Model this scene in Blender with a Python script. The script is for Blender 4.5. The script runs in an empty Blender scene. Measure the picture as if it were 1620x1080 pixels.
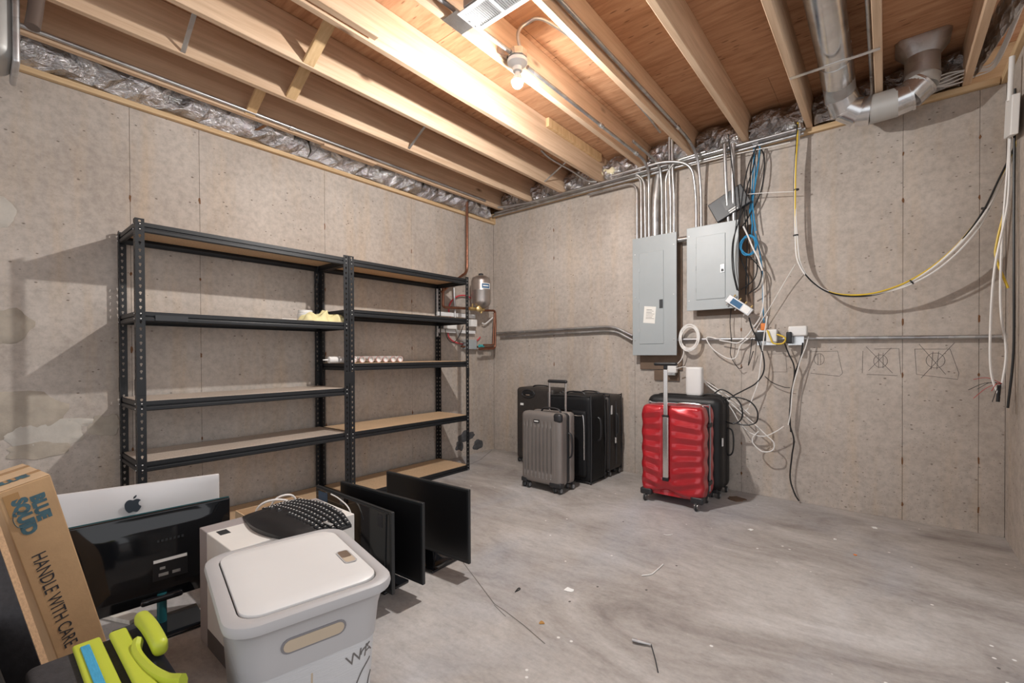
import bpy, bmesh, math, random
from mathutils import Vector, Matrix
random.seed(7)
R = math.radians
scn = bpy.context.scene
COL = scn.collection

# ------------------------------------------------------------------ camera
CAM = Vector((3.52, -3.91, 1.10))
FPX, YAW, PITCH, ROLL, CYP = 713.94, .693005, -.0086155, -.0044963, 566.3
_F = Vector((-math.sin(YAW) * math.cos(PITCH), math.cos(YAW) * math.cos(PITCH), math.sin(PITCH)))
_R0 = Vector((math.cos(YAW), math.sin(YAW), 0))
_U0 = _R0.cross(_F)
_R = _R0 * math.cos(ROLL) + _U0 * math.sin(ROLL)
_U = _U0 * math.cos(ROLL) - _R0 * math.sin(ROLL)
cd = bpy.data.cameras.new('camera')
cam = bpy.data.objects.new('camera', cd)
COL.objects.link(cam)
cam.matrix_world = Matrix(((_R.x, _U.x, -_F.x, CAM.x), (_R.y, _U.y, -_F.y, CAM.y), (_R.z, _U.z, -_F.z, CAM.z), (0, 0, 0, 1)))
cd.sensor_width = 36
cd.lens = FPX / 1620 * 36
cd.shift_y = (CYP - 540) / 1620
cd.clip_start = .02
scn.camera = cam

# ------------------------------------------------------------------ world, exposure
w = bpy.data.worlds.new('world')
scn.world = w
w.use_nodes = True
w.node_tree.nodes['Background'].inputs[0].default_value = (.96, .97, 1, 1)
w.node_tree.nodes['Background'].inputs[1].default_value = 0.92
scn.view_settings.view_transform = 'Standard'
scn.view_settings.look = 'None'
scn.view_settings.gamma = 1
scn.view_settings.use_curve_mapping = False
scn.view_settings.exposure = 0.30
BULB = Vector((1.953, -1.965, 2.605))
BULB_POWER = 4100.0


def ray(px, py):
    return _R * ((px - 810) / FPX) - _U * ((py - CYP) / FPX) + _F


def at_x(px, py, x):
    d = ray(px, py)
    return CAM + d * ((x - CAM.x) / d.x)


def at_y(px, py, y):
    d = ray(px, py)
    return CAM + d * ((y - CAM.y) / d.y)


def at_z(px, py, z):
    d = ray(px, py)
    return CAM + d * ((z - CAM.z) / d.z)


def at_d(px, py, t):
    return CAM + ray(px, py) * t


# ------------------------------------------------------------------ materials
MATS = {}


def _nt(name):
    m = bpy.data.materials.new(name)
    m.use_nodes = True
    nt = m.node_tree
    b = nt.nodes['Principled BSDF']
    MATS[name] = m
    return m, nt, b


class N:
    def __init__(s, nt):
        s.nt = nt

    def __call__(s, t, **kw):
        n = s.nt.nodes.new(t)
        for k, v in kw.items():
            setattr(n, k, v)
        return n

    def link(s, a, b):
        s.nt.links.new(a, b)

    def pos(s, scale, world=True):
        mp = s('ShaderNodeMapping')
        mp.inputs['Scale'].default_value = scale
        if world:
            s.link(s('ShaderNodeNewGeometry').outputs['Position'], mp.inputs[0])
        else:
            s.link(s('ShaderNodeTexCoord').outputs['Object'], mp.inputs[0])
        return mp.outputs[0]

    def noise(s, vec, scale, detail=4, rough=.55, dist=0):
        n = s('ShaderNodeTexNoise')
        n.inputs['Scale'].default_value = scale
        n.inputs['Detail'].default_value = detail
        n.inputs['Roughness'].default_value = rough
        n.inputs['Distortion'].default_value = dist
        s.link(vec, n.inputs['Vector'])
        return n.outputs['Fac']

    def voro(s, vec, scale, rnd=1, feat='F1'):
        n = s('ShaderNodeTexVoronoi')
        n.feature = feat
        n.inputs['Scale'].default_value = scale
        n.inputs['Randomness'].default_value = rnd
        s.link(vec, n.inputs['Vector'])
        return n

    def ramp(s, fac, stops):
        n = s('ShaderNodeValToRGB')
        els = n.color_ramp.elements
        while len(els) < len(stops):
            els.new(.5)
        for e, (p, c) in zip(els, stops):
            e.position = p
            e.color = (c, c, c, 1) if isinstance(c, (int, float)) else (*c, 1)
        s.link(fac, n.inputs[0])
        return n.outputs[0]

    def mix(s, fac, a, b, mode='MIX'):
        n = s('ShaderNodeMix')
        n.data_type = 'RGBA'
        n.blend_type = mode
        for sock, v in ((n.inputs[0], fac), (n.inputs[6], a), (n.inputs[7], b)):
            if isinstance(v, (int, float)):
                sock.default_value = v if sock == n.inputs[0] else (v, v, v, 1)
            elif isinstance(v, tuple):
                sock.default_value = (*v, 1)
            else:
                s.link(v, sock)
        return n.outputs[2]

    def math(s, op, a, b=0.0):
        n = s('ShaderNodeMath', operation=op)
        for sock, v in ((n.inputs[0], a), (n.inputs[1], b)):
            if isinstance(v, (int, float)):
                sock.default_value = v
            else:
                s.link(v, sock)
        return n.outputs[0]

    def bump(s, h, strength, dist, b):
        n = s('ShaderNodeBump')
        n.inputs['Strength'].default_value = strength
        n.inputs['Distance'].default_value = dist
        s.link(h, n.inputs['Height'])
        s.link(n.outputs[0], b.inputs['Normal'])


def M(name, col, rough=.5, metal=0, var=.0, vs=6, bump=0, bs=60, spec=.5, coat=0, stretch=(1, 1, 1), emit=None):
    m, nt, b = _nt(name)
    g = N(nt)
    b.inputs['Base Color'].default_value = (*col, 1)
    b.inputs['Roughness'].default_value = rough
    b.inputs['Metallic'].default_value = metal
    b.inputs['Specular IOR Level'].default_value = spec
    b.inputs['Coat Weight'].default_value = coat
    vec = g.pos(stretch, world=False)
    f = g.noise(vec, vs, 5)
    k = max(var, .03)
    lo = tuple(c * (1 - k) for c in col)
    hi = tuple(min(1, c * (1 + k)) for c in col)
    g.link(g.ramp(f, [(.3, lo), (.7, hi)]), b.inputs['Base Color'])
    if bump:
        g.bump(g.noise(vec, bs, 4), bump, .004, b)
    if emit:
        b.inputs['Emission Color'].default_value = (*emit[0], 1)
        b.inputs['Emission Strength'].default_value = emit[1]
    return m


def mat_concrete(name, c1, c2):
    m, nt, b = _nt(name)
    g = N(nt)
    p = g.pos((1, 1, 1))
    base = g.ramp(g.noise(p, 1.3, 6, .6, .3), [(.3, c1), (.72, c2)])
    st = g.noise(g.pos((5, 5, .5)), 1.6, 5, .6)
    base = g.mix(g.ramp(st, [(.5, 0), (.72, .48)]), base, tuple(v * k for v, k in zip(c2, (.92, .78, .6))), 'MIX')
    fine = g.noise(p, 26, 6, .7)
    base = g.mix(.55, base, g.ramp(fine, [(.25, .5), (.58, 1.0), (.8, 1.12)]), 'MULTIPLY')
    # bug holes: small sunken pits with rust rims, denser low on the wall
    dv = g.noise(p, 9, 2)
    vo = g.voro(g.pos((1, 1, 1.7)), 17)
    pits = g.ramp(g.math('ADD', vo.outputs['Distance'], g.math('MULTIPLY', dv, .22)), [(.17, 1), (.235, 0)])
    sep = g('ShaderNodeSeparateXYZ')
    g.link(g('ShaderNodeNewGeometry').outputs['Position'], sep.inputs[0])
    low = g.ramp(g.math('DIVIDE', sep.outputs['Z'], 2.7), [(.0, 1), (.2, .85), (.33, .28), (1, .22)])
    dens = g.math('GREATER_THAN', g.math('ADD', g.noise(p, 2.3, 3), g.math('MULTIPLY', low, .18)), .53)
    pm = g.math('MULTIPLY', pits, dens)
    pm = g.math('MULTIPLY', pm, .75)
    base = g.mix(pm, base, (.13, .10, .08))
    vo2 = g.voro(p, 60)
    p2 = g.math('MULTIPLY', g.ramp(vo2.outputs['Distance'], [(.10, 1), (.18, 0)]), g.math('MULTIPLY', low, .5))
    base = g.mix(p2, base, (.10, .08, .065))
    g.link(base, b.inputs['Base Color'])
    b.inputs['Roughness'].default_value = .88
    b.inputs['Specular IOR Level'].default_value = .25
    h = g.math('SUBTRACT', g.math('MULTIPLY', fine, .25), pm)
    g.bump(h, .35, .006, b)


def mat_floor():
    m, nt, b = _nt('floor_concrete')
    g = N(nt)
    p = g.pos((1, 1, 1))
    n1 = g.noise(g.pos((.8, 1.5, 1)), 1.5, 8, .66, .8)
    base = g.ramp(n1, [(.28, (.21, .18, .165)), (.45, (.37, .335, .31)), (.58, (.47, .435, .41)), (.75, (.60, .57, .55))])
    n2 = g.noise(g.pos((1.2, .6, 1)), 1.0, 5, .6, .4)
    base = g.mix(g.ramp(n2, [(.5, 0), (.72, .55)]), base, (.40, .42, .47))
    n3 = g.noise(g.pos((5, 13, 1)), 2.4, 6, .72)
    base = g.mix(.5, base, g.ramp(n3, [(.3, .62), (.5, .98), (.7, 1.12)]), 'MULTIPLY')
    fine = g.noise(p, 55, 4, .7)
    base = g.mix(.5, base, g.ramp(fine, [(.25, .72), (.7, 1.08)]), 'MULTIPLY')
    v = g.voro(p, 12)
    sp = g.math('MULTIPLY', g.ramp(v.outputs['Distance'], [(.06, 1), (.09, 0)]), g.math('GREATER_THAN', g.noise(p, 3, 2), .56))
    base = g.mix(sp, base, (.75, .73, .70))
    v2 = g.voro(g.pos((1.1, .9, 1)), 9)
    sp2 = g.math('MULTIPLY', g.ramp(v2.outputs['Distance'], [(.045, 1), (.07, 0)]), g.math('GREATER_THAN', g.noise(p, 2.2, 2), .57))
    base = g.mix(sp2, base, (.10, .09, .085))
    g.link(base, b.inputs['Base Color'])
    g.link(g.ramp(n1, [(.3, .62), (.7, .5)]), b.inputs['Roughness'])
    b.inputs['Specular IOR Level'].default_value = .35
    g.bump(g.math('ADD', fine, g.math('MULTIPLY', n3, .6)), .18, .004, b)


def mat_wood(name, c1, c2, grain=(28, 1.3, 28), knots=True, rough=.7, world=True, ks=3.0):
    m, nt, b = _nt(name)
    g = N(nt)
    gv = g.pos(grain, world)
    f = g.noise(gv, 1.0, 5, .62, .4)
    base = g.ramp(f, [(.3, c1), (.68, c2)])
    big = g.noise(g.pos((1.5, 1.1, 1.5), world), 1.3, 3)
    base = g.mix(.5, base, g.ramp(big, [(.3, .82), (.7, 1.12)]), 'MULTIPLY')
    if knots:
        s = 1.0 / max(grain)
        v = g.voro(g.pos((1.4, .55, 1.4) if grain[1] < grain[0] else (.55, 1.4, 1.4), world), ks)
        k = g.ramp(v.outputs['Distance'], [(.035, 1), (.06, .55), (.1, 0)])
        base = g.mix(g.math('MULTIPLY', k, .8), base, (.13, .06, .03))
    g.link(base, b.inputs['Base Color'])
    b.inputs['Roughness'].default_value = rough
    b.inputs['Specular IOR Level'].default_value = .25
    g.bump(f, .12, .003, b)


def mat_ply(name):
    m, nt, b = _nt(name)
    g = N(nt)
    f = g.noise(g.pos((3, 22, 10)), 1.2, 6, .65, .6)
    base = g.ramp(f, [(.28, (.37, .185, .095)), (.5, (.54, .295, .165)), (.75, (.66, .40, .24))])
    v = g.voro(g.pos((5, 20, 5)), 1.6)
    d = g.math('MULTIPLY', g.ramp(v.outputs['Distance'], [(.12, 1), (.2, 0)]), g.math('GREATER_THAN', g.noise(g.pos((1, 1, 1)), 2.2, 2), .5))
    base = g.mix(g.math('MULTIPLY', d, .6), base, (.12, .045, .02))
    g.link(base, b.inputs['Base Color'])
    b.inputs['Roughness'].default_value = .72
    b.inputs['Specular IOR Level'].default_value = .2
    g.bump(f, .12, .003, b)


def mat_particle(name, c):
    m, nt, b = _nt(name)
    g = N(nt)
    p = g.pos((1, 1, 1))
    f = g.noise(p, 140, 3, .7)
    base = g.ramp(f, [(.3, tuple(v * .78 for v in c)), (.65, tuple(min(1, v * 1.12) for v in c))])
    base = g.mix(.4, base, g.ramp(g.noise(p, 3, 4), [(.3, .8), (.7, 1.12)]), 'MULTIPLY')
    g.link(base, b.inputs['Base Color'])
    b.inputs['Roughness'].default_value = .6
    g.bump(f, .06, .002, b)


def mat_foil():
    m, nt, b = _nt('foil')
    g = N(nt)
    p = g.pos((1, 1, 1))
    f = g.noise(p, 13, 5, .6, 1.2)
    b.inputs['Metallic'].default_value = 1
    b.inputs['Roughness'].default_value = .2
    g.link(g.ramp(f, [(.3, (.36, .345, .34)), (.7, (.74, .735, .74))]), b.inputs['Base Color'])
    f2 = g.noise(g.pos((1, 1, 1.6)), 30, 5, .6, 2.0)
    g.bump(g.math('ADD', f, g.math('MULTIPLY', f2, .5)), .75, .022, b)


def mat_galv(name, c, rough=.32, sc=18):
    m, nt, b = _nt(name)
    g = N(nt)
    p = g.pos((1, 1, 1))
    v = g.voro(p, sc)
    f = g.noise(p, 9, 4)
    base = g.mix(.35, g.ramp(f, [(.3, tuple(x * .85 for x in c)), (.7, tuple(min(1, x * 1.1) for x in c))]), v.outputs['Color'], 'SOFT_LIGHT')
    bw = g('ShaderNodeRGBToBW')
    g.link(base, bw.inputs[0])
    g.link(g.mix(.9, base, bw.outputs[0]), b.inputs['Base Color'])
    b.inputs['Metallic'].default_value = .95
    g.link(g.ramp(f, [(.3, rough * .8), (.7, rough * 1.3)]), b.inputs['Roughness'])


mat_concrete('concrete', (.40, .345, .30), (.60, .535, .48))
mat_floor()
mat_wood('joist_wood', (.56, .375, .24), (.76, .56, .39))
mat_wood('sill_wood', (.55, .36, .19), (.76, .56, .34), grain=(1.3, 28, 28), knots=False)
mat_wood('sill_wood_y', (.55, .36, .19), (.76, .56, .34), knots=False)
mat_wood('bridging_wood', (.58, .37, .18), (.75, .53, .30), grain=(6, 30, 6), knots=False)
mat_wood('offcut_wood', (.55, .50, .44), (.75, .70, .63), grain=(25, 2, 10), knots=False, world=False)
mat_ply('plywood')
mat_particle('shelf_board', (.58, .40, .245))
mat_particle('shelf_board_pale', (.55, .46, .385))
mat_particle('raw_board', (.52, .33, .19))
mat_foil()
mat_galv('emt', (.50, .50, .51), .42)
mat_galv('galv', (.72, .72, .73), .22)
mat_galv('galv_dull', (.58, .58, .59), .45)
M('black_steel', (.011, .012, .014), .45, .0, .15, spec=.45)
M('rivet', (.75, .75, .75), .3, .8)
M('panel_grey', (.36, .39, .40), .4, 0, .05, 3)
M('panel_inner', (.40, .43, .44), .42, 0, .04)
M('dark_grey_plastic', (.03, .032, .035), .45)
M('black_plastic', (.012, .012, .014), .4, spec=.5)
M('black_gloss', (.008, .009, .011), .07, spec=.6)
M('screen', (.010, .010, .011), .28, spec=.4)
M('bezel', (.018, .02, .022), .35)
M('white_plastic', (.78, .77, .75), .4)
M('white_cable', (.80, .78, .75), .45)
M('yellow_cable', (.75, .52, .05), .45)
M('black_cable', (.012, .012, .013), .45)
M('blue_cable', (.03, .26, .50), .45)
M('red_cable', (.45, .03, .03), .45)
M('orange_plastic', (.75, .22, .04), .45)
M('copper', (.27, .125, .08), .35, .9, .2, 12)
M('brass', (.62, .45, .2), .35, .9, .1)
M('brown_board', (.16, .105, .07), .7, 0, .2, 8)
M('stainless', (.46, .42, .395), .38, .95, .06, 3, stretch=(1, 1, 12))
M('red_pex', (.62, .06, .08), .4)
M('teal_paint', (.06, .42, .45), .4)
M('label_blue', (.03, .12, .25), .5)
M('label_white', (.85, .85, .83), .6)
M('paper', (.78, .76, .71), .7)
M('ink_black', (.03, .03, .035), .7)
M('ink_teal', (.055, .12, .15), .75, 0, .25, 40)
M('pencil', (.16, .145, .135), .8)
M('cardboard', (.50, .315, .165), .75, 0, .12, 7, .12, 90)
M('cardboard_pale', (.62, .43, .26), .75, 0, .08, 7, .1, 90)
M('tape', (.40, .23, .10), .25, 0, .1)
M('imac_silver', (.72, .70, .70), .35, .15)
M('imac_black', (.05, .06, .075), .3)
M('teal_edge', (.02, .12, .14), .15)
M('hamper_grey', (.47, .455, .455), .48, 0, .03, 3)
M('hamper_lid', (.74, .725, .71), .45, 0, .03, 3)
M('hamper_wall', (.60, .595, .60), .5, 0, .06, 3, .25, 45, stretch=(1, 1, 6))
M('hamper_slot', (.52, .42, .31), .6)
M('hamper_edge', (.22, .21, .22), .5)
M('carton_white', (.76, .73, .69), .6)
M('carton_grey', (.36, .32, .315), .65)
M('carton_dark', (.10, .085, .08), .65)
M('suit_red', (.42, .012, .02), .3, .25, .12, 9, coat=.6)
M('suit_grey', (.23, .205, .19), .38, .35, .08, 5)
M('suit_brown', (.035, .029, .026), .55, 0, .15, 30, .2, 180)
M('suit_black', (.007, .007, .008), .6, 0, .2, 30, .3, 200, spec=.3)
M('suit_black_hard', (.011, .0115, .0125), .45, 0, .15, 9, .2, 120, spec=.4)
M('suit_trim', (.02, .02, .022), .45)
M('chrome', (.72, .69, .67), .22, .9)
M('wheel_grey', (.24, .24, .25), .45)
M('rubber', (.03, .03, .03), .6)
M('cloth_yellow', (.74, .66, .36), .85, 0, .1, 10, .4, 80)
M('lime', (.55, .62, .055), .45, 0, .05)
M('sky_band', (.06, .36, .60), .6, 0, .15, 60, stretch=(1, 8, 8))
M('case_fabric', (.045, .042, .045), .75, 0, .2, 60, .2, 250)
M('case_navy', (.022, .026, .05), .7)
M('white_paint', (.74, .74, .74), .35)
M('porcelain', (.85, .85, .84), .25)
M('foam', (.76, .68, .46), .8, 0, .15, 20, .8, 30)
M('dark_void', (.02, .02, .02), .9)
M('duct_grey', (.46, .45, .43), .45, .3, .06)
M('rust', (.17, .075, .03), .8)
M('patch_cement', (.42, .365, .30), .9, 0, .18, 9, .8, 25)
M('patch_pale', (.53, .49, .435), .9, 0, .14, 9, .8, 35)
M('stain', (.085, .085, .09), .85, 0, .3, 20)
M('seam', (.22, .19, .16), .9)
M('crack', (.14, .125, .115), .9)
M('leaf', (.42, .21, .05), .7)
M('keycap', (.018, .018, .02), .4)
M('tube_pink', (.62, .30, .28), .5, 0, .4, 25)
M('pipe_brown', (.16, .12, .10), .5, .2)
M('tube_white', (.74, .71, .68), .5)
M('sticker_blue', (.015, .075, .16), .4)
mb_, nt_, b_ = _nt('bulb_glow')
b_.inputs['Base Color'].default_value = (1, 1, 1, 1)
b_.inputs['Emission Color'].default_value = (1, .975, .945, 1)
b_.inputs['Emission Strength'].default_value = BULB_POWER


# ------------------------------------------------------------------ mesh helpers
def cr(pts, k=6, closed=False):
    P = [Vector(p) for p in pts]
    n = len(P)
    out = []
    rng = range(n) if closed else range(n - 1)
    for i in rng:
        p1, p2 = P[i], P[(i + 1) % n]
        p0 = P[(i - 1) % n] if (closed or i > 0) else p1 * 2 - p2
        p3 = P[(i + 2) % n] if (closed or i + 2 < n) else p2 * 2 - p1
        for j in range(k):
            t = j / k
            out.append(.5 * ((2 * p1) + (p2 - p0) * t + (2 * p0 - 5 * p1 + 4 * p2 - p3) * t * t + (3 * p1 - p0 - 3 * p2 + p3) * t ** 3))
    if not closed:
        out.append(P[-1].copy())
    return out


class MB:
    def __init__(s, xf=None):
        s.v = []
        s.f = []
        s.xf = xf

    def add(s, vs, fs):
        o = len(s.v)
        s.v += [Vector(v) for v in vs]
        s.f += [tuple(i + o for i in f) for f in fs]
        return s

    def box(s, lo, hi):
        x0, y0, z0 = lo
        x1, y1, z1 = hi
        return s.add([(x0, y0, z0), (x1, y0, z0), (x1, y1, z0), (x0, y1, z0), (x0, y0, z1), (x1, y0, z1), (x1, y1, z1), (x0, y1, z1)],
                     [(3, 2, 1, 0), (4, 5, 6, 7), (0, 1, 5, 4), (1, 2, 6, 5), (2, 3, 7, 6), (3, 0, 4, 7)])

    def obox(s, o, a, b, c):
        """box with corner o and edge vectors a,b,c"""
        o, a, b, c = (Vector(q) for q in (o, a, b, c))
        vs = [o, o + a, o + a + b, o + b, o + c, o + a + c, o + a + b + c, o + b + c]
        fs = [(3, 2, 1, 0), (4, 5, 6, 7), (0, 1, 5, 4), (1, 2, 6, 5), (2, 3, 7, 6), (3, 0, 4, 7)]
        if a.cross(b).dot(c) < 0:
            fs = [f[::-1] for f in fs]
        return s.add(vs, fs)

    def tube(s, pts, r, n=8, closed=False, flat=None):
        P = [Vector(p) for p in pts]
        m = len(P)
        rs = r if isinstance(r, (list, tuple)) else [r] * m
        T = []
        for i in range(m):
            a = P[i - 1] if (i > 0 or closed) else P[i]
            b = P[(i + 1) % m] if (i < m - 1 or closed) else P[i]
            t = b - a
            T.append(t.normalized() if t.length > 1e-9 else Vector((0, 0, 1)))
        up = Vector((0, 0, 1)) if abs(T[0].z) < .9 else Vector((1, 0, 0))
        nrm = T[0].cross(up).normalized()
        vs = []
        for i in range(m):
            nrm = (nrm - T[i] * nrm.dot(T[i]))
            nrm = nrm.normalized() if nrm.length > 1e-6 else T[i].orthogonal().normalized()
            bn = T[i].cross(nrm)
            for j in range(n):
                a = 2 * math.pi * j / n
                vs.append(P[i] + nrm * (math.cos(a) * rs[i]) + bn * (math.sin(a) * rs[i] * (flat or 1)))
        fs = []
        for i in range(m if closed else m - 1):
            for j in range(n):
                q = (i + 1) % m
                fs.append((i * n + j, i * n + (j + 1) % n, q * n + (j + 1) % n, q * n + j))
        if not closed:
            fs.append(tuple(range(n))[::-1])
            fs.append(tuple((m - 1) * n + j for j in range(n)))
        return s.add(vs, fs)

    def cyl(s, a, b, r, n=16, r2=None):
        return s.tube([a, b], [r, r if r2 is None else r2], n)

    def lathe(s, prof, o=(0, 0, 0), axis=(0, 0, 1), n=20, caps=True):
        ax = Vector(axis).normalized()
        u = ax.orthogonal().normalized()
        v = ax.cross(u)
        o = Vector(o)
        vs = []
        for r, z in prof:
            for j in range(n):
                a = 2 * math.pi * j / n
                vs.append(o + ax * z + (u * math.cos(a) + v * math.sin(a)) * max(r, 1e-5))
        fs = []
        for i in range(len(prof) - 1):
            for j in range(n):
                fs.append((i * n + j, i * n + (j + 1) % n, (i + 1) * n + (j + 1) % n, (i + 1) * n + j))
        if caps:
            fs.append(tuple(range(n))[::-1])
            fs.append(tuple((len(prof) - 1) * n + j for j in range(n)))
        return s.add(vs, fs)

    def prism(s, poly, o, u, v, h):
        """polygon (2d) in plane o+u*a+v*b, extruded along u x v by h"""
        o, u, v = Vector(o), Vector(u), Vector(v)
        nn = u.cross(v).normalized() * h
        k = len(poly)
        vs = [o + u * a + v * b for a, b in poly] + [o + u * a + v * b + nn for a, b in poly]
        fs = [tuple(range(k))[::-1], tuple(range(k, 2 * k))] + [(i, (i + 1) % k, k + (i + 1) % k, k + i) for i in range(k)]
        return s.add(vs, fs)

    def grid(s, fn, nu, nv, flip=False):
        vs = [fn(i / nu, j / nv) for j in range(nv + 1) for i in range(nu + 1)]
        fs = []
        for j in range(nv):
            for i in range(nu):
                a = j * (nu + 1) + i
                q = (a, a + 1, a + nu + 2, a + nu + 1)
                fs.append(q[::-1] if flip else q)
        return s.add(vs, fs)

    def rbox(s, lo, hi, r, n=(8, 4, 10), disp=None):
        """rounded box made of grids, optional displacement disp(p,normal)->p"""
        lo, hi = Vector(lo), Vector(hi)
        r = min(r, min((hi - lo)) * .499)
        il, ih = lo + Vector((r, r, r)), hi - Vector((r, r, r))

        def lin(a, b, k):
            L = [a, a + (b - a) * 0 + r * .3, a + r * .65, a + r]
            inn = [a + r + (b - a - 2 * r) * q / k for q in range(1, k)]
            return L + inn + [b - r, b - r * .65, b - r * .3, b]
        ax = [lin(lo[i], hi[i], n[i]) for i in range(3)]

        def P(p):
            p = Vector(p)
            c = Vector([min(max(p[i], il[i]), ih[i]) for i in range(3)])
            d = p - c
            nn = d.normalized() if d.length > 1e-9 else Vector((0, 0, 1))
            q = c + nn * r
            return disp(q, nn) if disp else q
        for d in range(3):
            e, f = [(1, 2), (2, 0), (0, 1)][d]
            for side in (0, 1):
                vs = []
                for b in ax[f]:
                    for a in ax[e]:
                        p = [0, 0, 0]
                        p[d] = (lo, hi)[side][d]
                        p[e] = a
                        p[f] = b
                        vs.append(P(p))
                nu = len(ax[e])
                nv = len(ax[f])
                fs = []
                for j in range(nv - 1):
                    for i in range(nu - 1):
                        a = j * nu + i
                        q = (a, a + 1, a + nu + 1, a + nu)
                        fs.append(q if side else q[::-1])
                s.add(vs, fs)
        s.weld = True
        return s

    def build(s, name, mat, parent=None, smooth=False, bevel=0, seg=2, label=None, kind=None, angle=40):
        vs = [s.xf @ v for v in s.v] if s.xf else s.v
        lo = [min(v[i] for v in vs) for i in range(3)]
        hi = [max(v[i] for v in vs) for i in range(3)]
        o = Vector(((lo[0] + hi[0]) / 2, (lo[1] + hi[1]) / 2, lo[2]))
        me = bpy.data.meshes.new(name)
        me.from_pydata([v - o for v in vs], [], s.f)
        if bevel or getattr(s, 'weld', False):
            bm = bmesh.new()
            bm.from_mesh(me)
            if getattr(s, 'weld', False):
                bmesh.ops.remove_doubles(bm, verts=bm.verts, dist=1e-5)
            if bevel:
                es = [e for e in bm.edges if len(e.link_faces) == 2 and e.calc_face_angle(0) > R(30)]
                bmesh.ops.bevel(bm, geom=es, offset=bevel, segments=seg, profile=.5, affect='EDGES', clamp_overlap=True)
            bm.to_mesh(me)
            bm.free()
        me.materials.append(MATS[mat])
        if smooth:
            me.polygons.foreach_set('use_smooth', [True] * len(me.polygons))
            try:
                me.set_sharp_from_angle(angle=R(angle))
            except Exception:
                pass
        me.update()
        ob = bpy.data.objects.new(name, me)
        COL.objects.link(ob)
        if parent:
            ob.parent = parent
            base = Vector(parent['_o'])
            ob.location = o - base
        else:
            ob.location = o
        ob['_o'] = list(o)
        if label:
            ob['label'] = label
        if kind:
            ob['kind'] = kind
        return ob


def tag(o, label, cat, group=None):
    o['label'] = label
    o['category'] = cat
    if group:
        o['group'] = group
    return o


def thing(name, label, cat, loc, group=None):
    o = bpy.data.objects.new(name, None)
    o.empty_display_size = .05
    COL.objects.link(o)
    o.location = loc
    o['_o'] = list(loc)
    return tag(o, label, cat, group)


def struct(name, loc=(0, 0, 0)):
    o = bpy.data.objects.new(name, None)
    o.empty_display_size = .05
    COL.objects.link(o)
    o.location = loc
    o['_o'] = list(loc)
    o['kind'] = 'structure'
    return o


def copy_tree(o, parent=None, delta=(0, 0, 0)):
    c = o.copy()
    COL.objects.link(c)
    if parent:
        c.parent = parent
    c.location = o.location + Vector(delta)
    for ch in [q for q in bpy.data.objects if q.parent == o]:
        copy_tree(ch, c)
    return c


def text_mb(body, size, o, u, v, depth=.0006, bold=0, align='LEFT', xf=None, xs=1.0):
    """flat lettering standing on plane (o, u right, v up)"""
    cu = bpy.data.curves.new('lettering', 'FONT')
    cu.body = body
    cu.size = size
    cu.align_x = align
    cu.offset = bold
    cu.resolution_u = 3
    tob = bpy.data.objects.new('lettering', cu)
    COL.objects.link(tob)
    bpy.context.view_layer.update()
    dg = bpy.context.evaluated_depsgraph_get()
    me = bpy.data.meshes.new_from_object(tob.evaluated_get(dg))
    u, v, o = Vector(u).normalized(), Vector(v).normalized(), Vector(o)
    nn = u.cross(v)
    m = MB(xf)
    m.add([o + u * q.co.x * xs + v * q.co.y + nn * depth for q in me.vertices], [tuple(p.vertices) for p in me.polygons])
    bpy.data.objects.remove(tob)
    bpy.data.curves.remove(cu)
    bpy.data.meshes.remove(me)
    return m


def wire(name, pts, r, mat, label, cat='cable', k=6, n=6, group=None, parent=None):
    m = MB()
    m.tube(cr(pts, k) if k > 1 else pts, r, n)
    o = m.build(name, mat, parent, smooth=True)
    if label and not parent:
        tag(o, label, cat, group)
    return o


def wl(lst, off=.04):
    """pixel list on the back wall -> points off the wall; entries (px,py) or (px,py,off)"""
    return [at_y(p[0], p[1], -(p[2] if len(p) > 2 else off)) for p in lst]


# ------------------------------------------------------------------ room shell
JX = [.155, .57, .985, 1.42, 1.855, 2.265, 2.665, 3.07, 3.46, 3.87]
JW, JZ0, JZ1 = .038, 2.72, 2.955
YB = -6.0

fl = MB()
fl.box((-.3, YB - 1.5, -.15), (6.5, .3, 0))
fl = fl.build('floor', 'floor_concrete')
fl['kind'] = 'structure'


def crack(pts, wd, z=.0006):
    m = MB()
    P = [at_z(px, py, 0) for px, py in pts]
    P = [Vector((p.x, p.y, 0)) for p in P]
    for a, b in zip(P, P[1:]):
        d = (b - a).normalized()
        s = Vector((-d.y, d.x, 0)) * wd / 2
        m.add([a - s + Vector((0, 0, z)), b - s + Vector((0, 0, z)), b + s + Vector((0, 0, z)), a + s + Vector((0, 0, z))], [(0, 1, 2, 3)])
    return m.build('floor_crack', 'crack', fl)


crack([(742, 902), (752, 915), (782, 955), (800, 967), (830, 990), (862, 1018)], .004)
crack([(700, 742), (735, 738), (760, 727), (778, 712)], .006)
crack([(782, 957), (800, 975)], .003)
crack([(700, 845), (742, 902)], .004)

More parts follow.
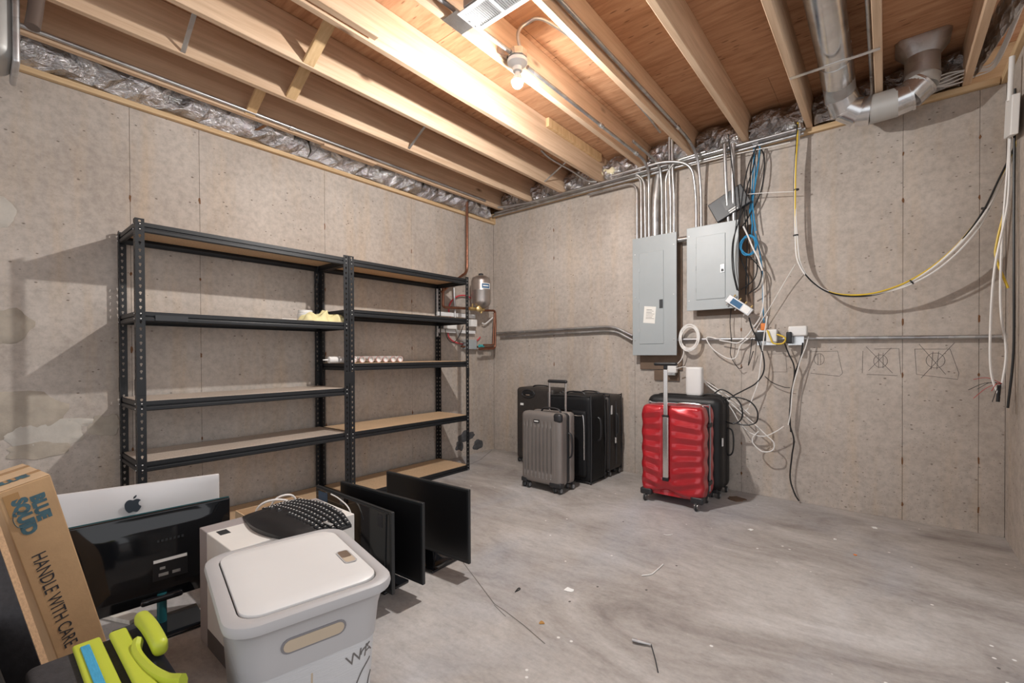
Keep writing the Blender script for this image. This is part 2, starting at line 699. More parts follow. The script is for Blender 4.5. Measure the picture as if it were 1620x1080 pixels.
wl_ = struct('wall_left')
MB().box((-.25, YB, 0), (-.006, 0, 2.60)).build('wall_core', 'seam', wl_)
ys = [YB, -5.0, -4.15, -3.277, -2.918, -2.048, -1.178, -.09, 0.0]
for a, b in zip(ys, ys[1:]):
    MB().box((-.02, a + .0008, 0), (0, b - .0008, 2.60)).build('concrete_panel', 'concrete', wl_, bevel=.0012, seg=1)
wb_ = struct('wall_back')
MB().box((-.25, .006, 0), (4.3, .25, 2.68)).build('wall_core', 'seam', wb_)
xs = [0, .845, 1.74, 2.635, 3.60, 3.95, 4.06]
for a, b in zip(xs, xs[1:]):
    MB().box((a + .0008, 0, 0), (b - .0008, .02, 2.68)).build('concrete_panel', 'concrete', wb_, bevel=.0012, seg=1)
wr_ = struct('wall_right', (4.06, 0, 0))
ys = [-.95, 0]
for a, b in zip(ys, ys[1:]):
    MB().box((4.06, a + .0008, 0), (4.25, b - .0008, 2.68)).build('concrete_panel', 'concrete', wr_, bevel=.0012, seg=1)

# rust spots of the form ties along the seams
for x in (.845, 2.635, 3.60, 3.95):
    for z in (.14, .42, 1.0, 1.30, 2.05, 2.35):
        h = random.uniform(.012, .03)
        zz = z + random.uniform(-.05, .05)
        m = MB()
        pl = [(math.cos(t) * .006 * random.uniform(.5, 1.3), math.sin(t) * h * random.uniform(.6, 1.2)) for t in [i * math.pi / 4 for i in range(8)]]
        m.prism(pl, (x, 0.0006, zz), (1, 0, 0), (0, 0, 1), .0016)
        m.build('rust_spot', 'rust', wb_)
for y in (-3.277, -2.918, -2.048, -1.178):
    for z in (.5, 1.15, 1.62, 2.1):
        h = random.uniform(.012, .028)
        m = MB()
        pl = [(math.cos(t) * .006 * random.uniform(.5, 1.3), math.sin(t) * h * random.uniform(.6, 1.2)) for t in [i * math.pi / 4 for i in range(8)]]
        m.prism(pl, (0, y, z + random.uniform(-.05, .05)), (0, 1, 0), (0, 0, 1), .0010)
        m.build('rust_spot', 'rust', wl_)


def patch(cx, cz, rx, rz, mat, axis='x', n=26, jag=.3, th=.004):
    """irregular trowelled patch standing slightly proud of the left wall"""
    q = [1 + random.uniform(-jag, jag) for i in range(n)]
    q = [(q[i - 1] + 2 * q[i] + q[(i + 1) % n]) / 4 for i in range(n)]
    ring = [(math.cos(2 * math.pi * i / n) * rx * q[i], math.sin(2 * math.pi * i / n) * rz * q[i]) for i in range(n)]
    m = MB()
    vs = [(-.001, cx + a, cz + b) for a, b in ring] + [(th * .8, cx + a * .97, cz + b * .97) for a, b in ring] + [(th * random.uniform(.8, 1.3), cx + a * .5, cz + b * .5) for a, b in ring] + [(th, cx, cz)]
    fs = [(k * n + i, k * n + (i + 1) % n, (k + 1) * n + (i + 1) % n, (k + 1) * n + i) for k in range(2) for i in range(n)] + [(2 * n + i, 2 * n + (i + 1) % n, 3 * n) for i in range(n)]
    m.add(vs, fs)
    return m.build('wall_patch', mat, wl_, smooth=True, angle=60)


def wpatch(px, py, w, h, mat, jag=.25, th=.004, n=26):
    p = at_x(px, py, 0)
    return patch(p.y, p.z, w, h, mat, 'x', n, jag, th)


wpatch(10, 515, .10, .10, 'patch_cement')
wpatch(10, 655, .22, .12, 'patch_cement')
wpatch(70, 690, .16, .085, 'patch_pale', .3)
wpatch(60, 712, .13, .05, 'patch_cement', .3, .006)
wpatch(168, 673, .075, .06, 'patch_cement', .35)
wpatch(110, 668, .09, .03, 'patch_pale', .4, .003)
wpatch(3, 335, .05, .08, 'patch_pale', .3)
wpatch(738, 690, .13, .06, 'stain', .35, .0012, 30)
wpatch(756, 703, .08, .055, 'stain', .35, .0014, 22)
wpatch(727, 706, .05, .055, 'stain', .45, .0013, 22)

# pencil sketches of outlets on the back wall
pen = []


def pencil(pts, closed=False):
    P = [at_y(px, py, -.0008) for px, py in pts]
    m = MB()
    m.tube(P, .0013, 4, closed)
    m.build('pencil_mark', 'pencil', wb_)


def ell(cx, cy, rx, ry):
    return [(cx + rx * math.cos(t), cy + ry * math.sin(t)) for t in [i * math.pi / 9 for i in range(18)]]


pencil([(1281, 556), (1325, 555), (1333, 590), (1328, 595), (1282, 590)])
pencil(ell(1296, 568, 8, 9), True)
pencil([(1294, 560), (1294, 577)])
pencil([(1298, 560), (1298, 577)])
pencil([(1365, 555), (1364, 590)])
pencil([(1383, 552), (1422, 551), (1425, 592)])
pencil([(1371, 592), (1420, 594)])
pencil(ell(1393, 571, 11, 10), True)
pencil([(1370, 548), (1412, 590)])
pencil([(1410, 550), (1374, 586)])
pencil([(1390, 558), (1390, 582)])
pencil([(1397, 558), (1397, 582)])
pencil([(1447, 552), (1450, 592), (1515, 600), (1517, 590), (1503, 552), (1447, 552)])
pencil(ell(1480, 570, 15, 12), True)
pencil([(1454, 544), (1496, 592)])
pencil([(1510, 542), (1457, 598)])
pencil([(1476, 556), (1473, 584)])
pencil([(1485, 556), (1482, 584)])
pencil([(1215, 560), (1243, 559), (1245, 588), (1222, 588)])

# sill plates
tr = MB()
tr.box((0, YB, 2.60), (.035, -.032, 2.630))
tr = tr.build('trim_1', 'sill_wood_y', bevel=.003, seg=1)
tr['kind'] = 'structure'
tr = MB()
tr.box((-.10, YB, 2.640), (.018, -.032, 2.678))
tr = tr.build('trim_2', 'sill_wood_y', bevel=.003, seg=1)
tr['kind'] = 'structure'
tr = MB()
tr.box((-.10, -.030, 2.681), (4.03, .14, 2.719))
tr = tr.build('trim_3', 'sill_wood', bevel=.003, seg=1)
tr['kind'] = 'structure'
tr = MB()
tr.box((4.035, -.95, 2.681), (4.2, .14, 2.719))
tr = tr.build('trim_4', 'sill_wood_y', bevel=.003, seg=1)
tr['kind'] = 'structure'
tr = MB()   # rim boards behind the insulation
tr.box((0, .10, 2.722), (4.2, .138, 2.955))
tr = tr.build('trim_5', 'sill_wood')
tr['kind'] = 'structure'
tr = MB()
tr.box((-.13, YB, 2.60), (-.102, .1, 2.955))
tr = tr.build('trim_6', 'sill_wood_y')
tr['kind'] = 'structure'

tr = MB()
tr.box((-.10, -.031, 2.60), (.035, .14, 2.680))
tr = tr.build('trim_7', 'sill_wood', bevel=.002, seg=1)
tr['kind'] = 'structure'
tr = MB()
tr.box((-.13, .10, 2.60), (-.001, .138, 2.955))
tr = tr.build('trim_8', 'sill_wood')
tr['kind'] = 'structure'

# ceiling: plywood subfloor and joists
ce = struct('ceiling', (0, 0, JZ1))
yy = [YB, -4.55, -3.33, -2.11, -.45, .14]
for i, (a, b) in enumerate(zip(yy, yy[1:])):
    for x0, x1 in ((-.13, 1.92), (1.922, 4.4)) if i % 2 else ((-.13, 2.9), (2.902, 4.4)):
        MB().box((x0, a + .0015, JZ1 + .001), (x1, b - .0015, JZ1 + .02)).build('plywood_sheet', 'plywood', ce)
for x in JX:
    MB().box((x, YB, JZ0), (x + JW, .098, JZ1)).build('joist', 'joist_wood', ce, bevel=.003, seg=1)
# wooden cross bridging between joists
for i, (px, py) in ((0, (387, 148)), (1, (452, 140)), (2, (479, 88))):
    xa, xb = JX[i] + JW, JX[i + 1]
    y = at_x(px, py, xa).y
    y = max(min(y, -2.0), -3.2)
    a = Vector((xa + .001, y, JZ0 + .004))
    d = Vector((xb - .001 - a.x, 0, .195))
    m = MB()
    m.obox(a, d, (0, .062, 0), Vector((-d.z, 0, d.x)).normalized() * .019)
    m.build('bridging_board', 'bridging_wood', ce, bevel=.002, seg=1)
# bridging on the near side of the light bay
y = -3.02
m = MB()
d = Vector((-(JX[4] - JX[3] - JW) + .002, 0, .19))
m.obox((JX[4] - .001, y, JZ0 + .004), d, (0, .06, 0), Vector((d.z, 0, -d.x)).normalized() * .019)
m.build('bridging_board', 'bridging_wood', ce, bevel=.002, seg=1)
# cleats on joist faces
MB().box((JX[1] - .016, -2.35, 2.745), (JX[1] - .001, -1.75, 2.81)).build('joist_cleat', 'bridging_wood', ce, bevel=.002, seg=1)
MB().box((JX[0] + .0, -2.16, 2.700), (JX[0] + .06, -1.70, 2.7195)).build('joist_cleat', 'joist_wood', ce, bevel=.002, seg=1)
MB().box((JX[3] + JW + .001, -1.0, 2.88), (JX[3] + JW + .03, -.15, 2.95)).build('joist_cleat', 'bridging_wood', ce, bevel=.002, seg=1)
MB().box((1.475, -3.4, 2.725), (1.515, -2.55, 2.76)).build('joist_cleat', 'joist_wood', ce, bevel=.002, seg=1)
# galvanised strap bridging (thin strips)
for i, (px, py), (qx, qy) in ((1, (281, 8), (308, 82)), (0, (664, 233), (682, 204)), ):
    pass


def strap(name, a, b, wd, label):
    a, b = Vector(a), Vector(b)
    d = b - a
    s = Vector((0, 1, 0)) * wd
    n = d.cross(s).normalized() * .0025
    m = MB()
    m.obox(a, d, s, n)
    return tag(m.build(name, 'galv_dull', bevel=.0008, seg=1), label, 'metal strap')


strap('metal_strap', (JX[1] + JW + .001, -3.17, JZ0 + .006), (JX[2] - .003, -3.17, JZ1 - .02), .022, 'thin galvanised bridging strap between joists above the left shelving unit')
strap('metal_strap', (JX[1] + JW + .001, -1.68, JZ0 + .006), (JX[2] - .003, -1.68, JZ1 - .02), .02, 'thin galvanised bridging strap between joists above the middle shelf posts')
strap('metal_strap', (JX[2] + JW + .001, -.42, JZ0 + .01), (JX[3] - .003, -.42, JZ1 - .03), .02, 'short galvanised strap between joists close to the foil in the corner')
m = MB()
m.obox((.02, -2.62, 2.684), (.13, .05, .033), (0, .022, 0), (0, 0, .003))
tag(m.build('rusty_bracket', 'rust'), 'rusty brown flat bracket crossing the foil insulation above the left wall', 'bracket')

# ------------------------------------------------------------------ foil faced insulation


def foil(name, fn, nu, nv, amp, label, group='foil insulation'):
    rnd = random.Random(hash(label) % 1000 if False else len(label) * 7 + nu)
    off = [[Vector((rnd.uniform(-1, 1), rnd.uniform(-1, 1), rnd.uniform(-1, 1))) * amp for i in range(nu + 1)] for j in range(nv + 1)]
    m = MB()

    def g(u, v):
        i, j = round(u * nu), round(v * nv)
        k = 0.0 if j in (0, nv) else 1.0
        return fn(u, v) + off[j][i] * (k * .9 + .1)
    m.grid(g, nu, nv)
    # backing thickness
    o = m.build(name, 'foil')
    sol = o.modifiers.new('thick', 'SOLIDIFY')
    sol.thickness = .004
    sol.offset = -1
    return tag(o, label, 'insulation', group)


LW = [(YB + .5, -3.3, 'crumpled silver foil insulation above the left wall, beside the grey duct'),
      (-3.3, -2.2, 'crumpled silver foil insulation above the left wall, over the left shelving unit'),
      (-2.2, -1.1, 'crumpled silver foil insulation above the left wall, over the right shelving unit'),
      (-1.1, -.12, 'crumpled silver foil insulation above the left wall, beside the room corner')]
for a, b, lab in LW:
    def fn(u, v, a=a, b=b):
        y = a + (b - a) * u
        x = .030 + .055 * v + .045 * math.sin(math.pi * min(1, v * 1.15)) + .012 * math.sin(y * 9) * math.sin(math.pi * v)
        return Vector((x, y + .02 * math.sin(7 * v), 2.634 + .25 * v + .008 * math.sin(y * 14) * (1 - v)))
    foil('foil_insulation', fn, int((b - a) * 20), 6, .022, lab, 'foil above left wall')
bl = [('first', 0), ('second', 1), ('third', 2), ('fourth', 3), ('fifth', 4), ('sixth', 5), ('seventh', 6), ('eighth', 7), ('ninth', 8)]
for nm, i in bl:
    xa, xb = JX[i] + JW + .004, JX[i + 1] - .004

    def fn(u, v, xa=xa, xb=xb):
        return Vector((xa + .006 + (xb - xa - .012) * u, -.035 - .05 * math.sin(math.pi * v) - .02 * math.sin(u * 9 + v * 5), 2.725 + .20 * v))
    foil('foil_insulation', fn, 12, 8, .013, '%s foil insulation batt from the corner, between joists above the back wall' % nm, 'foil above back wall')


def fn(u, v):
    return Vector((3.915 + .13 * u, -.06 - .9 * u - .05 * math.sin(math.pi * v), 2.73 + .20 * v))


foil('foil_insulation', fn, 24, 8, .014, 'dark crumpled foil insulation at the right end of the ceiling', 'foil above back wall')
# spray foam blobs
for p, lab in (((2.19, -.09, 2.92), 'cream foam lump between joists above the tall grey panel'), ((1.50, -.06, 2.80), 'cream foam smear beside the joist end above the back wall')):
    m = MB()
    m.rbox(Vector(p) - Vector((.075, .03, .025)), Vector(p) + Vector((.075, .03, .03)), .024, (6, 3, 3),
           lambda q, n: q + n * (.008 * math.sin(q.x * 90) * math.cos(q.z * 120)))
    tag(m.build('spray_foam', 'foam', smooth=True), lab, 'spray foam')

# ------------------------------------------------------------------ shelving units
PITCHH = .0381
FW = .040


def post_mesh():
    """slotted steel angle, corner at origin, flanges along +x and +y, with real keyholes"""
    m = MB()
    n = 48
    th = .0018
    inner0 = [(0, -.008), (.0032, -.006), (.0034, -.001), (.0066, .004), (.0046, .0088), (0, .0105), (-.0046, .0088), (-.0066, .004), (-.0034, -.001), (-.0032, -.006)]
    hw, hp = FW / 2, PITCHH / 2
    outer0 = [(0, -hp), (hw, -hp), (hw, -.001), (hw, .004), (hw, hp), (0, hp), (-hw, hp), (-hw, .004), (-hw, -.001), (-hw, -hp)]
    for fl_ in (0, 1):
        def P(a, z, d):
            return (hw + a, d, z) if fl_ == 0 else (d, hw + a, z)
        for c in range(n):
            zc = c * PITCHH + hp
            vs = []
            for d in (0, th):
                vs += [P(a, zc + b, d) for a, b in outer0]
                vs += [P(a, zc + b, d) for a, b in inner0]
            k = 10
            fs = []
            for i in range(k):
                j = (i + 1) % k
                fs.append((i, j, k + j, k + i))
                fs.append((2 * k + j, 2 * k + i, 3 * k + i, 3 * k + j))
                fs.append((k + i, k + j, 3 * k + j, 3 * k + i))
            fs += [(1, 2, 2 * k + 2, 2 * k + 1), (2, 3, 2 * k + 3, 2 * k + 2), (3, 4, 2 * k + 4, 2 * k + 3)]
            m.add(vs, fs)
    me = bpy.data.meshes.new('post')
    me.from_pydata([tuple(v) for v in m.v], [], m.f)
    me.materials.append(MATS['black_steel'])
    return me


POST = post_mesh()


def small_mesh(name, mb, mat, smooth=False):
    me = bpy.data.meshes.new(name)
    me.from_pydata([tuple(v) for v in mb.v], [], mb.f)
    me.materials.append(MATS[mat])
    if smooth:
        me.polygons.foreach_set('use_smooth', [True] * len(me.polygons))
    return me


SPL = MB()
SPL.box((-.002, -.002, 0), (FW, .0, .085))
SPL.box((-.002, -.002, 0), (.0, FW, .085))
SPLICE = small_mesh('post_splice', SPL, 'black_steel')


def beam(mb, a, b, out, z):
    """double-step rolled beam from a to b (xy), outward normal out, top at z"""
    a, b, out = Vector((*a, 0)), Vector((*b, 0)), Vector((*out, 0))
    prof = [(-.002, 0), (-.002, -.0215), (-.0085, -.0245), (-.0085, -.0285), (-.001, -.031), (.0, -.034), (.0, -.048), (-.003, -.0525), (-.016, -.0525), (-.016, -.048), (-.0045, -.047), (-.011, -.027), (-.0045, -.002), (-.010, -.0015), (-.010, 0)]
    k = len(prof)
    vs = [a + out * p + Vector((0, 0, z + q)) for p, q in prof] + [b + out * p + Vector((0, 0, z + q)) for p, q in prof]
    fs = [(i, (i + 1) % k, k + (i + 1) % k, k + i) for i in range(k)]
    fs += [tuple(range(k))[::-1], tuple(range(k, 2 * k))]
    mb.add(vs, fs)


def shelving(y0, y1, levels, label, mats):
    x0, x1 = .025, .462
    t = thing('shelving_unit', label, 'shelving', (.24, (y0 + y1) / 2, 0), 'black steel shelving units')
    base = Vector(t['_o'])
    # posts: corner location and rotation
    corners = [((x1, y0), R(90)), ((x1, y1), R(180)), ((x0, y1), R(270)), ((x0, y0), 0)]
    for (cx, cy), rz in corners:
        p = bpy.data.objects.new('post', POST)
        COL.objects.link(p)
        p.parent = t
        p.location = Vector((cx, cy, .004)) - base
        p.rotation_euler = (0, 0, rz)
        s = bpy.data.objects.new('post_splice', SPLICE)
        COL.objects.link(s)
        s.parent = p
        s.location = (0, 0, .885)
        # bolts seen on both flanges
        m = MB()
        for zt, _ in levels:
            for dz in (-.012, -.040):
                for ax in (0, 1):
                    o = (FW / 2, -.0022, zt + dz - .004) if ax == 0 else (-.0022, FW / 2, zt + dz - .004)
                    m.lathe([(.0, 0), (.004, 0), (.0046, .001), (.003, .003), (0, .0034)], o, (0, -1, 0) if ax == 0 else (-1, 0, 0), 6)
        rv = bpy.data.objects.new('rivets', small_mesh('rivets', m, 'rivet', True))
        COL.objects.link(rv)
        rv.parent = p
        rv['kind'] = 'stuff'
    e = .0025
    for (zt, mt) in levels:
        m = MB()
        beam(m, (x1 - e, y0 + e), (x1 - e, y1 - e), (1, 0), zt)
        m.build('front_beam', 'black_steel', t)
        m = MB()
        beam(m, (x0 + e, y1 - e), (x0 + e, y0 + e), (-1, 0), zt)
        m.build('rear_beam', 'black_steel', t)
        m = MB()
        beam(m, (x0 + e, y0 + e), (x1 - e, y0 + e), (0, -1), zt)
        m.build('end_beam', 'black_steel', t)
        m = MB()
        beam(m, (x1 - e, y1 - e), (x0 + e, y1 - e), (0, 1), zt)
        m.build('end_beam', 'black_steel', t)
        MB().box((x0 + .016, y0 + .016, zt - .011), (x1 - .016, y1 - .016, zt + .0025)).build('shelf_board', mt, t, bevel=.0012, seg=1)
    return t


P_, B_ = 'shelf_board_pale', 'shelf_board'
u1 = shelving(-3.342, -2.112, [(1.815, B_), (1.338, P_), (.856, P_), (.528, P_), (.055, B_)],
              'black slotted steel shelving unit on the left, pale shelves, holding a jar and cloth', None)
u2 = shelving(-2.108, -.868, [(1.815, B_), (1.440, B_), (1.036, B_), (.524, B_), (.050, B_)],
              'black slotted steel shelving unit nearest the room corner, holding sealant tubes', None)
# steel name clip on a beam
m = MB()
a = at_x(246, 500, .466)
b = at_x(298, 506, .466)
m.box((.4625, a.y, 1.292), (.4645, b.y, 1.322))
m.build('beam_clip', 'dark_grey_plastic', u1)

# things on the shelves
t = thing('plastic_jar', 'white plastic jar with lid behind the yellow cloth on the second shelf', 'jar', (.27, -2.33, 1.342))
o = t['_o']
p = at_x(483, 503, .22)
t2 = Vector((.22, p.y, 1.3415))
t.location = t2
t['_o'] = list(t2)
MB().lathe([(.0, 0), (.052, 0), (.055, .006), (.055, .06), (.048, .066), (0, .066)], t2, n=24).build('jar_body', 'white_plastic', t, smooth=True)
MB().lathe([(.0, .067), (.05, .067), (.05, .085), (.047, .088), (0, .088)], t2, n=24).build('jar_lid', 'white_plastic', t, smooth=True)
# yellow cloth glove
c0 = at_x(512, 507, .33)


PRF = [(0, .004), (.06, .045), (.2, .052), (.34, .050), (.45, .066), (.52, .082), (.56, .050), (.66, .058), (.75, .064), (.84, .045), (.93, .030), (1, .004)]


def prof(u):
    for (a, b), (c, d) in zip(PRF, PRF[1:]):
        if a <= u <= c:
            t = (u - a) / (c - a)
            t = t * t * (3 - 2 * t)
            return b + (d - b) * t
    return 0


def fn(u, v):
    L = .34
    y = c0.y - L * .52 + L * u
    hgt = prof(min(1, max(0, u)))
    env = max(0, math.sin(math.pi * v)) ** .45
    fold = .010 * math.sin(u * 19 + v * 7) + .007 * math.sin(v * 17 - u * 9)
    z = 1.3425 + env * max(.002, hgt + fold * min(1, hgt * 30))
    x = .335 + (v - .5) * (.15 + .03 * math.sin(u * 9)) + .012 * math.sin(u * 17)
    return Vector((x, y + .012 * math.sin(v * 12), max(z, 1.343)))


m = MB()
m.grid(fn, 48, 24)
gl = m.build('cloth', 'cloth_yellow', smooth=True, angle=80)
tag(gl, 'crumpled pale yellow cloth lying on the second shelf beside the white jar', 'cloth')
m = MB()
p = at_x(455, 503, .25)
m.box((.2, p.y - .06, 1.3415), (.3, p.y + .07, 1.356))
tag(m.build('flat_box', 'paper', bevel=.003), 'flat white box lying left of the jar on the second shelf', 'box')

# sealant tubes
SH = 1.0390
t = thing('sealant_tube', 'white sealant tube lying sideways at the left of the tube row, nozzle showing', 'sealant tube', (.36, -2.0, SH + .026), 'sealant tubes on the third shelf')


def tube_parts(t, o, d, mouth):
    d = Vector(d)
    MB().lathe([(0, 0), (.0225, 0), (.0245, .002), (.0245, .215), (.0225, .217), (.0215, .217), (.0215, .20), (0, .20)] if mouth else
               [(0, 0), (.0245, 0), (.0245, .215), (.018, .22), (0, .22)], o, d, 20).build('cartridge', 'tube_white', t, smooth=True)
    MB().lathe([(.0210, .2166), (.0240, .2172), (.0251, .216), (.0251, .208)] if mouth else [(.006, .22), (.006, .235), (.003, .26), (0, .26)], o, d, 20, caps=not mouth).build('rim' if mouth else 'nozzle', 'tube_pink' if mouth else 'white_plastic', t, smooth=True)


p = at_x(545, 567, .37)
o = Vector((.37, p.y + .09, SH + .0255))
t.location = o
t['_o'] = list(o)
tube_parts(t, o, (0, -1, 0), False)
pxs = [560, 574, 588, 600, 611, 623, 634]
nm = ['first', 'second', 'third', 'fourth', 'fifth', 'sixth', 'seventh']
pr = None
for i, px in enumerate(pxs):
    p = at_x(px, 567, .40)
    lab = '%s from left of the white sealant tubes with open ends on the shelf' % nm[i]
    if pr is None:
        pr = thing('sealant_tube', lab, 'sealant tube', (.18, p.y, SH + .0255), 'sealant tubes on the third shelf')
        tube_parts(pr, Vector(pr['_o']), (1, 0, 0), True)
        y0_ = p.y
        last = p.y
    else:
        yv = max(p.y, last + .0525)
        last = yv
        c = copy_tree(pr, None, (0, yv - y0_, 0))
        c['label'] = lab

# ------------------------------------------------------------------ conduits on ceiling and sill


def conduit(pts, r, label, mat='emt', k=1, n=10, name='conduit', group=None):
    return wire(name, pts, r, mat, label, 'conduit', k, n, group)


def bend(pts, rad=.08, k=6):
    """round the corners of a polyline"""
    P = [Vector(p) for p in pts]
    out = [P[0]]
    for i in range(1, len(P) - 1):
        a, b, c = P[i - 1], P[i], P[i + 1]
        d1, d2 = (a - b), (c - b)
        r = min(rad, d1.length * .49, d2.length * .49)
        s, e = b + d1.normalized() * r, b + d2.normalized() * r
        for j in range(k + 1):
            t = j / k
            out.append((1 - t) ** 2 * s + 2 * t * (1 - t) * b + t * t * e)
    out.append(P[-1])
    return out


conduit([(.212, YB + .5, 2.742), (.212, -.36, 2.742), ], .0115, 'steel conduit running beside the first joist along the left wall')
conduit(bend([(.06, -.075, 2.672), (1.0, -.075, 2.672), (2.35, -.075, 2.672), (3.06, -.075, 2.672)]), .011, 'lowest long steel conduit running along the sill above the back wall')
conduit([(.09, -.075, 2.702), (3.07, -.075, 2.702)], .0135, 'middle long steel conduit running along the sill above the back wall')
conduit(bend([(.25, -.20, 2.702), (.60, -.105, 2.702), (1.6, -.105, 2.702), (3.05, -.105, 2.700)]), .011, 'uppermost long steel conduit running along the sill above the back wall')

# main panel
p1 = thing('electrical_panel', 'tall grey electrical panel with paper notice, fed by many conduits', 'electrical panel', (1.966, -.055, 1.085))
MB().box((1.80, -.095, 1.10), (2.135, -.022, 2.11)).build('panel_box', 'galv_dull', p1)
MB().box((1.766, -.103, 1.085), (2.160, -.0955, 2.124)).build('cover', 'panel_grey', p1, bevel=.003)
dr = MB()
A, B2 = at_y(1012, 398, -.1), at_y(1051, 546, -.1)
dr.box((1.833, -.108, 1.185), (2.05, -.1035, 1.985))
dr = dr.build('door', 'panel_grey', p1, bevel=.0025)
q = at_y(1047, 470, -.11)
MB().box((2.015, -.113, 1.49), (2.045, -.1085, 1.565)).build('latch', 'dark_grey_plastic', dr, bevel=.002)
m = MB()
for x, z in ((1.79, 1.98), (2.135, 2.02), (1.79, 1.60), (2.135, 1.60), (1.79, 1.22), (2.135, 1.22)):
    m = MB()
    m.lathe([(0, 0), (.006, 0), (.005, .003), (0, .004)], (x, -.103, z), (0, -1, 0), 8)
    m.build('cover_screw', 'galv_dull', p1, smooth=True)
for z in (1.29, 1.55, 1.82):
    MB().box((1.826, -.1105, z), (1.838, -.1082, z + .03)).build('hinge', 'panel_inner', dr)
nt_o = at_y(1028, 498, -.112)
m = MB()
m.obox((1.868, -.1088, 1.372), (.105, 0, -.012), (.012, 0, .145), (0, -.0006, 0))
nt2 = m.build('paper_notice', 'paper', dr, label='white printed paper notice')
for i in range(7):
    m = MB()
    wd = .05 if i in (0, 2) else .075 - .01 * (i % 3)
    m.obox((1.892 + .0012 * (6 - i), -.1098, 1.485 - i * .013), (wd, 0, -.0057), (.0003, 0, .003), (0, -.0003, 0))
    m.build('print_line', 'ink_black' if i in (0, 2) else 'pencil', nt2)

p2 = thing('electrical_panel', 'shorter grey electrical panel hung to the right, under the black modem', 'electrical panel', (2.44, -.06, 1.45))
MB().box((2.285, -.105, 1.47), (2.62, -.022, 2.11)).build('panel_box', 'galv_dull', p2)
MB().box((2.247, -.113, 1.45), (2.640, -.1055, 2.130)).build('cover', 'panel_inner', p2, bevel=.003)
dr = MB().box((2.325, -.119, 1.535), (2.545, -.1135, 2.045)).build('door', 'panel_inner', p2, bevel=.0025)
MB().box((2.510, -.124, 1.735), (2.542, -.1195, 1.80)).build('latch', 'galv_dull', dr, bevel=.002)
MB().box((2.516, -.1255, 1.742), (2.536, -.1242, 1.765)).build('latch_slot', 'dark_grey_plastic', dr)
for x, z in ((2.265, 2.06), (2.622, 2.06), (2.265, 1.53), (2.622, 1.53)):
    MB().lathe([(0, 0), (.006, 0), (.005, .003), (0, .004)], (x, -.113, z), (0, -1, 0), 8).build('cover_screw', 'galv_dull', p2, smooth=True)
for x in (2.33,):
    for z in (1.60, 1.78, 1.96):
        MB().box((x - .012, -.1215, z), (x - .002, -.1195, z + .03)).build('hinge', 'panel_grey', dr)
# mounting boards behind the panels
m = MB().box((1.80, -.021, .96), (2.175, -.001, 2.05))
tag(m.build('backing_board', 'brown_board', bevel=.002, seg=1), 'brown plywood backing board showing below and beside the tall panel', 'board')
m = MB().box((2.30, -.021, 1.41), (2.72, -.001, 2.10))
tag(m.build('backing_board', 'brown_board', bevel=.002, seg=1), 'brown plywood backing board behind the shorter panel and cables', 'board')
MB_ = MB().box((1.93, -.019, .865), (2.15, -.001, .955))
tag(MB_.build('backing_board', 'brown_board', bevel=.002, seg=1), 'small brown wood scrap fixed to the wall above the black suitcase', 'board')
conduit([(2.162, -.058, 2.06), (2.284, -.058, 2.06)], .025, 'short thick conduit joining the two grey panels', 'galv', n=14)

# vertical conduits into the tall panel
ZP = 2.112
CR_ = .0112
cl = 'conduit from the left dropping into the top of the tall panel'
dY = -.062
xq = [1.795, 1.834, 1.872, 1.905]
conduit(bend([(1.30, -.07, 2.64), (xq[0], -.07, 2.64), (xq[0], -.07, ZP)], .11), CR_, 'first steel ' + cl)
conduit(bend([(1.74, -.075, 2.725), (xq[1], -.072, 2.66), (xq[1], -.066, ZP)], .09), CR_, 'second steel ' + cl)
conduit(bend([(1.76, -.10, 2.725), (xq[2], -.085, 2.64), (xq[2], -.066, ZP)], .11), CR_, 'third steel ' + cl)
conduit(bend([(1.942, -1.86, 2.735), (1.942, -.26, 2.735), (xq[3] + .02, -.115, 2.68), (xq[3], -.07, 2.55), (xq[3], -.066, ZP)], .10), CR_, 'fourth steel conduit into the tall panel, running back along the joist to the lamp box')
m = MB()
m.tube(bend([(1.962, -.068, ZP), (1.962, -.068, 2.45), (1.975, -.06, 2.66)], .08), .031, 16)
m = conduit(bend([(1.962, -.064, ZP), (1.962, -.064, 2.44), (1.982, -.035, 2.66)], .14), .0295, 'thick grey service conduit in the middle above the tall panel', 'galv_dull', n=18)
conduit(bend([(1.955, -.50, 2.80), (1.975, -.32, 2.775), (2.022, -.115, 2.72), (2.022, -.07, 2.55), (2.022, -.066, ZP)], .10), CR_, 'steel conduit right of the thick service conduit, curving up to the joist')
conduit(bend([(2.40, -.125, 2.715), (2.15, -.125, 2.705), (2.062, -.085, 2.62), (2.062, -.066, ZP)], .12), CR_, 'steel conduit bent right along the sill from the tall panel top')
conduit(bend([(2.10, -.10, 2.93), (2.10, -.10, 2.6), (2.096, -.066, 2.45), (2.096, -.066, ZP)], .1), CR_, 'steel conduit rising straight past the sill from the tall panel')
conduit(bend([(2.125, -.11, 2.90), (2.127, -.10, 2.6), (2.127, -.066, 2.45), (2.127, -.066, ZP)], .1), CR_, 'rightmost steel conduit rising from the tall panel past the sill')
conduit(bend([(1.60, -.165, 2.712), (2.10, -.165, 2.712), (2.292, -.12, 2.65), (2.310, -.07, 2.40), (2.310, -.07, ZP)], .16), CR_, 'left steel conduit into the shorter panel, bending left along the sill')
conduit(bend([(2.325, -2.6, 2.775), (2.325, -.34, 2.775), (2.347, -.16, 2.70), (2.350, -.075, 2.45), (2.350, -.07, ZP)], .12), CR_, 'right steel conduit into the shorter panel, running back along a joist')
conduit([(2.545, -.135, 2.725), (2.555, -.13, 2.40), (2.562, -.085, 2.112)], .0125, 'thin steel conduit in front of the black modem', n=10)
